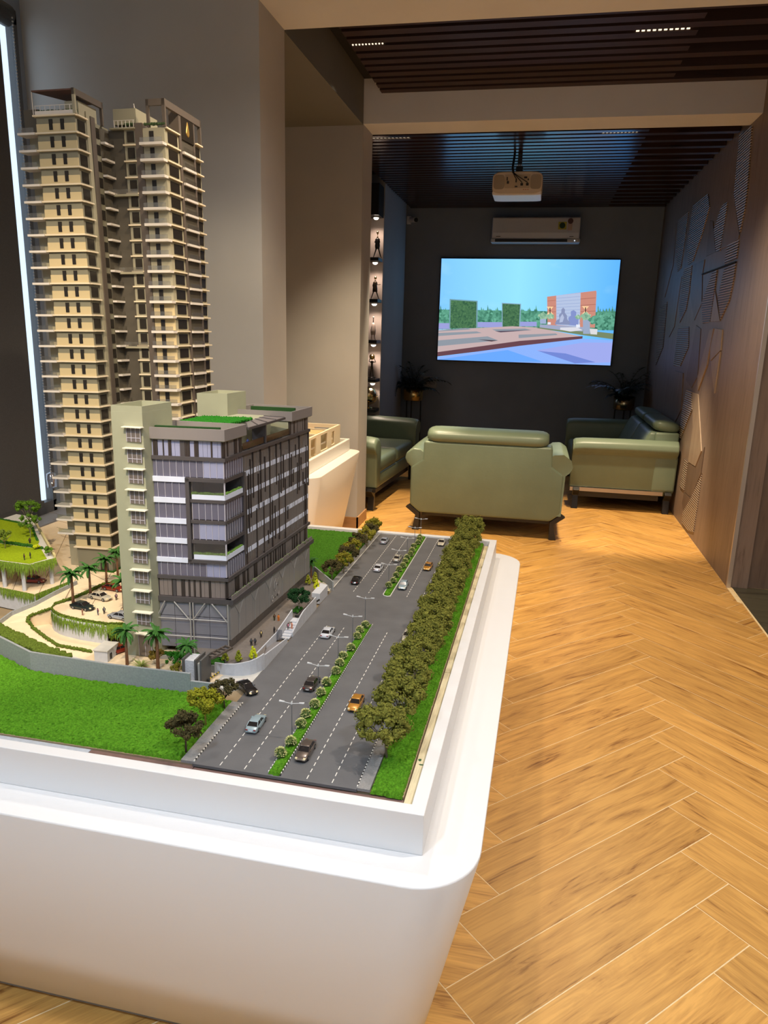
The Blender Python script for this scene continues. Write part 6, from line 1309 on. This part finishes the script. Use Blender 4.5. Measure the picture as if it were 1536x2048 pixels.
# ================================================================== cars
M_PAINT = mat('car_paint_white', S(214, 216, 222), 0.25, 0.1, coat=0.6); M_CG = mat('car_glass', (0.015, 0.013, 0.014), 0.1); M_TY = mat('tyre', (0.012, 0.012, 0.012), 0.7); M_HUB = mat('hub', S(150, 150, 152), 0.35, 0.6); M_HL = mat('headlight', S(230, 214, 170), 0.2); M_TLT = mat('taillight', S(140, 30, 26), 0.3)
def make_car():
    t = empty('model_car'); Lh = 0.036
    st_ = [(-0.036, 0.0105, 0.0085, 0.0045), (-0.0345, 0.0122, 0.0118, 0.0032), (-0.027, 0.0132, 0.0134, 0.0028), (-0.016, 0.0137, 0.0138, 0.0028), (0.004, 0.0138, 0.0136, 0.0028), (0.016, 0.0136, 0.0128, 0.0028), (0.028, 0.0130, 0.0112, 0.0028), (0.0345, 0.0116, 0.0088, 0.0034), (0.0365, 0.0095, 0.0070, 0.0045)]
    vv = []; ff = []; n = 10
    for x, w, zt, z0 in st_:
        zm_ = z0+(zt-z0)*0.55
        vv += [(x, -w*0.86, z0), (x, -w, z0+0.0014), (x, -w, zm_), (x, -w*0.93, zt-0.0008), (x, -w*0.72, zt), (x, w*0.72, zt), (x, w*0.93, zt-0.0008), (x, w, zm_), (x, w, z0+0.0014), (x, w*0.86, z0)]
    for i in range(len(st_)-1):
        for k in range(n): ff.append((i*n+k, i*n+(k+1) % n, (i+1)*n+(k+1) % n, (i+1)*n+k))
    ff += [tuple(range(n)), tuple(range((len(st_)-1)*n+n-1, (len(st_)-1)*n-1, -1))]
    bo = MB().add(vv, ff).build('body', M_PAINT, t, smooth=True, bevel=0.0006)
    def cabin(x0, x1, x2, x3, w0, w1, z0, z1):
        return [(x0, -w0, z0), (x3, -w0, z0), (x3, w0, z0), (x0, w0, z0), (x1, -w1, z1), (x2, -w1, z1), (x2, w1, z1), (x1, w1, z1)], [(0,3,2,1),(4,5,6,7),(0,1,5,4),(1,2,6,5),(2,3,7,6),(3,0,4,7)]
    MB().add(*cabin(-0.0265, -0.0150, 0.0040, 0.0150, 0.0121, 0.0098, 0.0128, 0.0202)).build('window_glass', M_CG, t, bevel=0.0005)
    MB().add(*cabin(-0.0168, -0.0150, 0.0040, 0.0058, 0.0102, 0.0096, 0.0195, 0.0208)).build('roof', M_PAINT, t, smooth=True, bevel=0.0008)
    for s in (-1, 1):
        for (xa, za, xb, zb__) in ((-0.0262, 0.0130, -0.0160, 0.0200), (0.0148, 0.0130, 0.0050, 0.0200), (-0.0045, 0.0130, -0.0045, 0.0202)):
            MB().tube((xa, s*0.0121, za), (xb, s*0.0100, zb__), 0.0007, n=5).build('roof_pillar', M_PAINT, t)
        MB().box(0.0105, 0.0125, s*0.0142-0.0012, s*0.0142+0.0012, 0.0135, 0.0150).build('mirror', M_PAINT, t)
        MB().add([(0.0335, s*0.0060, 0.0080), (0.0345, s*0.0106, 0.0080), (0.0325, s*0.0112, 0.0102), (0.0325, s*0.0065, 0.0105), (0.0368, s*0.0060, 0.0074), (0.0352, s*0.0108, 0.0076), (0.0340, s*0.0112, 0.0096), (0.0352, s*0.0065, 0.0098)], [(0,1,2,3),(7,6,5,4),(0,4,5,1),(1,5,6,2),(2,6,7,3),(3,7,4,0)]).build('headlight', M_HL, t)
        MB().box(-0.0364, -0.0345, s*0.0088-0.0024, s*0.0088+0.0024, 0.0092, 0.0112).build('taillight', M_TLT, t)
        for x in (-0.0215, 0.0225):
            wl_ = MB().tube((x, s*0.0116, 0.0050), (x, s*0.0142, 0.0050), 0.0050, n=16).build('wheel', M_TY, t); MB().tube((x, s*0.0140, 0.0050), (x, s*0.01445, 0.0050), 0.0030, n=10).build('hub', M_HUB, wl_)
    MB().box(0.0362, 0.0374, -0.0050, 0.0050, 0.0052, 0.0070).build('grille', M_TY, t); MB().box(-0.0366, -0.0352, -0.004, 0.004, 0.0066, 0.0086).build('number_plate', M_LH, t)
    return t
def paint(n, r, g, b_, metal=0.3): return mat('car_paint_'+n, S(r, g, b_), 0.28, metal, coat=0.6)
PC = dict(white=M_PAINT, dgrey=paint('dgrey', 78, 70, 66), blue=paint('blue', 164, 184, 192), black=paint('black', 24, 20, 20), gold=paint('gold', 186, 130, 50), brown=paint('brown', 96, 84, 76), cream=paint('cream', 206, 198, 180), silver=paint('silver', 168, 174, 186), red=paint('red', 140, 44, 28), dteal=paint('dteal', 34, 46, 46))
c0 = make_car(); first = True
CARS = [(-0.399, 0.732, G, 'white', 90, 'white car driving away in the middle of the near carriageway'), (-0.347, 0.424, G, 'dgrey', 90, 'dark grey car beside the second street lamp'), (-0.406, 0.215, G, 'blue', 92, 'pale blue car nearest the front on the left carriageway'),
        (-0.489, 0.362, G, 'black', -40, 'black car turning out of the model gate'), (-0.219, 0.359, G, 'gold', -90, 'gold car coming towards the front on the near right carriageway'), (-0.269, 0.141, G, 'brown', -90, 'dark brown car nearest the front beside the median'),
        (-0.174, 0.770, G, 'cream', -90, 'cream car half hidden under the roadside trees'), (-0.433, 1.188, G, 'black', 92, 'black car on the far left carriageway near the driveway'), (-0.390, 1.342, G, 'white', 90, 'white car in the middle of the far left carriageway'),
        (-0.445, 1.692, G, 'silver', 90, 'silver car at the far end of the left carriageway'), (-0.346, 1.475, G, 'cream', 90, 'cream car beside the far median shrubs'), (-0.268, 1.184, G, 'blue', -88, 'pale blue car beside the tip of the far median'),
        (-0.219, 1.408, G, 'gold', -92, 'gold-bronze car on the far right carriageway'), (-0.216, 1.735, G, 'cream', -90, 'cream white car at the far end of the right carriageway'), (-0.520, 1.078, G+0.001, 'cream', -50, 'cream white car leaving the far driveway'),
        (-0.893, 0.472, G+0.001, 'red', 62, 'dark red car entering the basement opening under the deck'), (-1.076, 0.742, D, 'red', -8, 'red car on the parking deck nearest the tower'), (-1.070, 0.664, D, 'cream', -12, 'cream silver car in the middle of the parking deck'),
        (-1.074, 0.583, D, 'dteal', -8, 'dark green-black car at the curved edge of the parking deck'), (-0.935, 0.548, D, 'silver', 172, 'silver car half hidden behind the beige core on the deck'), (-1.345, 0.735, D, 'red', 10, 'red car in the shade under the roof garden')]
for u, v, z, col, a, lb in CARS:
    if first: t = c0; first = False
    else: t = dup(c0, mats=None if col == 'white' else {M_PAINT: PC[col]})
    t.location = MP(u, v, z+0.0003); t.rotation_euler = (0, 0, TYAW+math.radians(a)); tag(t, 'miniature '+lb, 'car', 'miniature cars of the city model')

# ================================================================== tiny people
def person(u, v, z, top, legs, label, sc=1.0, a=0.0):
    h_ = 0.0205*sc; t = thing('person', label, 'person', MP(u, v, z), a, 'miniature people of the city model')
    J = [(0, 0, 0.52), (0, 0, 0.68), (0, 0, 0.80), (0, 0, 0.86), (0, 0, 0.94)]; E = [(0, 1), (1, 2), (2, 3), (3, 4)]; Rr = [0.085, 0.09, 0.10, 0.04, 0.068]
    for s in (-1, 1):
        k = len(J); J += [(s*0.06, 0, 0.48), (s*0.075, 0.02*s, 0.25), (s*0.08, 0.05*s, 0.02)]; E += [(0, k), (k, k+1), (k+1, k+2)]; Rr += [0.07, 0.05, 0.04]
        k = len(J); J += [(s*0.13, 0, 0.79), (s*0.17, -0.02, 0.62), (s*0.15, -0.08, 0.48)]; E += [(2, k), (k, k+1), (k+1, k+2)]; Rr += [0.045, 0.038, 0.032]
    me = bpy.data.meshes.new('body'); me.from_pydata([(x*h_, y*h_, z_*h_) for x, y, z_ in J], E, []); o = bpy.data.objects.new('body', me); COL.objects.link(o); o.parent = t; me.materials.append(legs)
    m = o.modifiers.new('skin', 'SKIN')
    for i, sv_ in enumerate(me.skin_vertices[0].data): sv_.radius = (Rr[i]*h_, Rr[i]*h_*0.85); sv_.use_root = (i == 0)
    MB().lathe([(0.10*h_, 0.46*h_), (0.105*h_, 0.62*h_), (0.125*h_, 0.78*h_), (0.05*h_, 0.85*h_)], 8).build('shirt', top, t, smooth=True); MB().blob((0, 0, 0.955*h_), 0.062*h_, 2, 0, (1, 1, 1.1)).build('hair', mat('dark_hair', (0.02, 0.015, 0.012), 0.7), t, smooth=True)
C_ = lambda n_, r, g, b_: mat('cloth_'+n_, S(r, g, b_), 0.8)
DKT = C_('dark', 48, 40, 40)
for (u, v, z, tc_, lc, lb) in ((-0.555, 0.619, G+0.02, ('cream', 226, 198, 130), DKT, 'person in cream shirt walking alone on the office forecourt'), (-0.530, 0.653, G+0.02, ('black', 40, 38, 42), DKT, 'person in black at the top of the pedestrian ramp'), (-0.563, 0.742, G+0.02, ('maroon', 104, 56, 44), C_('olive', 70, 74, 48), 'person in maroon standing with a companion on the forecourt'),
                              (-0.550, 0.741, G+0.02, ('orange', 210, 122, 48), C_('orange', 210, 122, 48), 'person in orange standing with a companion on the forecourt'), (-0.509, 0.708, G+0.012, ('pink', 224, 140, 160), DKT, 'person in pink shirt on the small white stair'), (-0.501, 0.716, G+0.012, ('peach', 220, 150, 120), C_('peach', 220, 150, 120), 'small person in peach beside the one in pink on the stair'),
                              (-0.560, 0.562, G+0.02, ('grey', 92, 96, 96), DKT, 'person in grey in a pair near the corner of the office'), (-0.551, 0.566, G+0.02, ('slate', 70, 72, 82), DKT, 'person in slate blue in a pair near the corner of the office'), (-1.045, 0.540, D, ('brown', 150, 108, 88), C_('brown', 150, 108, 88), 'person in brown beside the dark car on the deck'),
                              (-1.006, 0.553, D, ('rose', 170, 80, 90), C_('navy', 50, 54, 74), 'person in rose top in the middle of the deck'), (-0.995, 0.566, D, ('ash', 130, 130, 136), DKT, 'person in ash grey in the middle of the deck'), (-1.022, 0.669, D, ('mauve', 150, 110, 130), DKT, 'person in mauve beside the cream car on the deck'),
                              (-1.335, 0.690, gz+0.002, ('ochre', 140, 96, 40), DKT, 'person in ochre on the front lawn of the roof garden'), (-1.328, 0.708, gz+0.002, ('coal', 40, 44, 40), DKT, 'person in coal black on the front lawn of the roof garden'), (-1.435, 0.845, gz, ('umber', 86, 60, 44), DKT, 'person in umber on the path of the roof garden'),
                              (-0.640, 0.700, ZL[7], ('yellow', 214, 196, 110), C_('green', 60, 92, 56), 'person in yellow on the office roof terrace'), (-0.632, 0.735, ZL[7], ('blue', 52, 66, 130), C_('blue', 52, 66, 130), 'person in blue on the office roof terrace')):
    person(u, v, z, C_(*tc_), lc, 'miniature '+lb, 1.0, rnd.uniform(0, 6.28))

# ================================================================== second display table with the apartment model
T2 = Vector((-1.289, 4.135, 0))
plinth('display_table', 'smaller white display table standing before the pillar behind the city model', -0.95, 0.085, -0.10, 1.045, 0.10, 0.646, 0.115, T2, 0, M_WHITE2)
t = thing('model_tray', 'cream white tray rim around the small apartment model', 'tray', T2)
ring(-0.86, 0, 0, 1.0, 0.022, 0.6465, 0.73).build('rim', M_WHITE2, t, bevel=0.004); MB().box(-0.84, -0.02, 0.02, 0.98, 0.65, 0.665).build('tray_floor', mat('brown_tray_floor', S(110, 96, 80), 0.7), t)
am = thing('apartment_model', 'open-roof apartment floor model with cream walls and furniture', 'model building', T2+Vector((0, 0, 0.67)))
M_AW = mat('apartment_cream', S(236, 220, 190), 0.6); M_AF = mat('apartment_floor', S(206, 170, 118), 0.6)
MB().box(-0.80, -0.055, 0.08, 0.955, 0.0, 0.02).build('floor_slab', mat('apartment_base', S(170, 156, 130), 0.7), am)
wz0, wz1 = 0.02, 0.165
def awall(x0, x1, y0, y1, holes=()):
    """wall along its longer side with rectangular openings (a,b,z0,z1)"""
    b = MB(); alongy = (y1-y0) > (x1-x0); lo, hi = (y0, y1) if alongy else (x0, x1); cur = lo
    def bx_(a, c, z0, z1):
        if c-a > 1e-4 and z1-z0 > 1e-4: b.box(x0, x1, a, c, z0, z1) if alongy else b.box(a, c, y0, y1, z0, z1)
    for a, c, z0, z1 in holes: bx_(cur, a, wz0, wz1); bx_(a, c, wz0, z0); bx_(a, c, z1, wz1); cur = c
    bx_(cur, hi, wz0, wz1); b.build('wall', M_AW, am)
awall(-0.075, -0.060, 0.09, 0.95, ((0.12, 0.20, 0.03, 0.14), (0.24, 0.36, 0.03, 0.15), (0.46, 0.62, 0.045, 0.15), (0.72, 0.80, 0.05, 0.14)))
awall(-0.80, -0.075, 0.09, 0.105, ((-0.60, -0.45, 0.05, 0.14), (-0.30, -0.16, 0.05, 0.14))); awall(-0.80, -0.075, 0.935, 0.95, ((-0.55, -0.40, 0.05, 0.14), (-0.25, -0.14, 0.05, 0.14))); awall(-0.80, -0.785, 0.105, 0.935)
awall(-0.785, -0.075, 0.395, 0.407, ((-0.50, -0.40, 0.02, 0.14),)); awall(-0.785, -0.075, 0.66, 0.672, ((-0.30, -0.20, 0.02, 0.14),)); awall(-0.42, -0.408, 0.105, 0.935, ((0.20, 0.28, 0.02, 0.14), (0.50, 0.58, 0.02, 0.14), (0.78, 0.86, 0.02, 0.14)))
MB().box(-0.18, -0.172, 0.47, 0.61, 0.03, 0.15).build('green_panel', mat('moss_panel', S(86, 106, 24), 0.9, var=0.3, scale=200), am)
for y0, y1 in ((0.24, 0.36), (0.46, 0.62), (0.72, 0.80)): MB().box(-0.069, -0.066, y0, y1, 0.05, 0.145).build('pane', glassmat('model_pane', (0.92, 0.90, 0.84), 0.05, 0.88), am)
for x0, x1, y0, y1, hh, m_ in ((-0.37, -0.22, 0.16, 0.32, 0.045, 'bed'), (-0.70, -0.55, 0.16, 0.32, 0.045, 'bed'), (-0.36, -0.26, 0.72, 0.90, 0.045, 'bed'), (-0.15, -0.10, 0.48, 0.60, 0.03, 'sofa'), (-0.34, -0.24, 0.45, 0.55, 0.035, 'table')):
    fo = MB().box(x0, x1, y0, y1, 0.02, 0.02+hh).build(m_, mat('model_'+m_, {'bed': S(176, 110, 60), 'sofa': S(200, 180, 120), 'table': S(120, 70, 40)}[m_], 0.6), am, bevel=0.004)
MB().box(-0.36, -0.09, 0.42, 0.64, 0.152, 0.160).build('ceiling_beam_frame', M_AF, am)
bpy.context.view_layer.update()
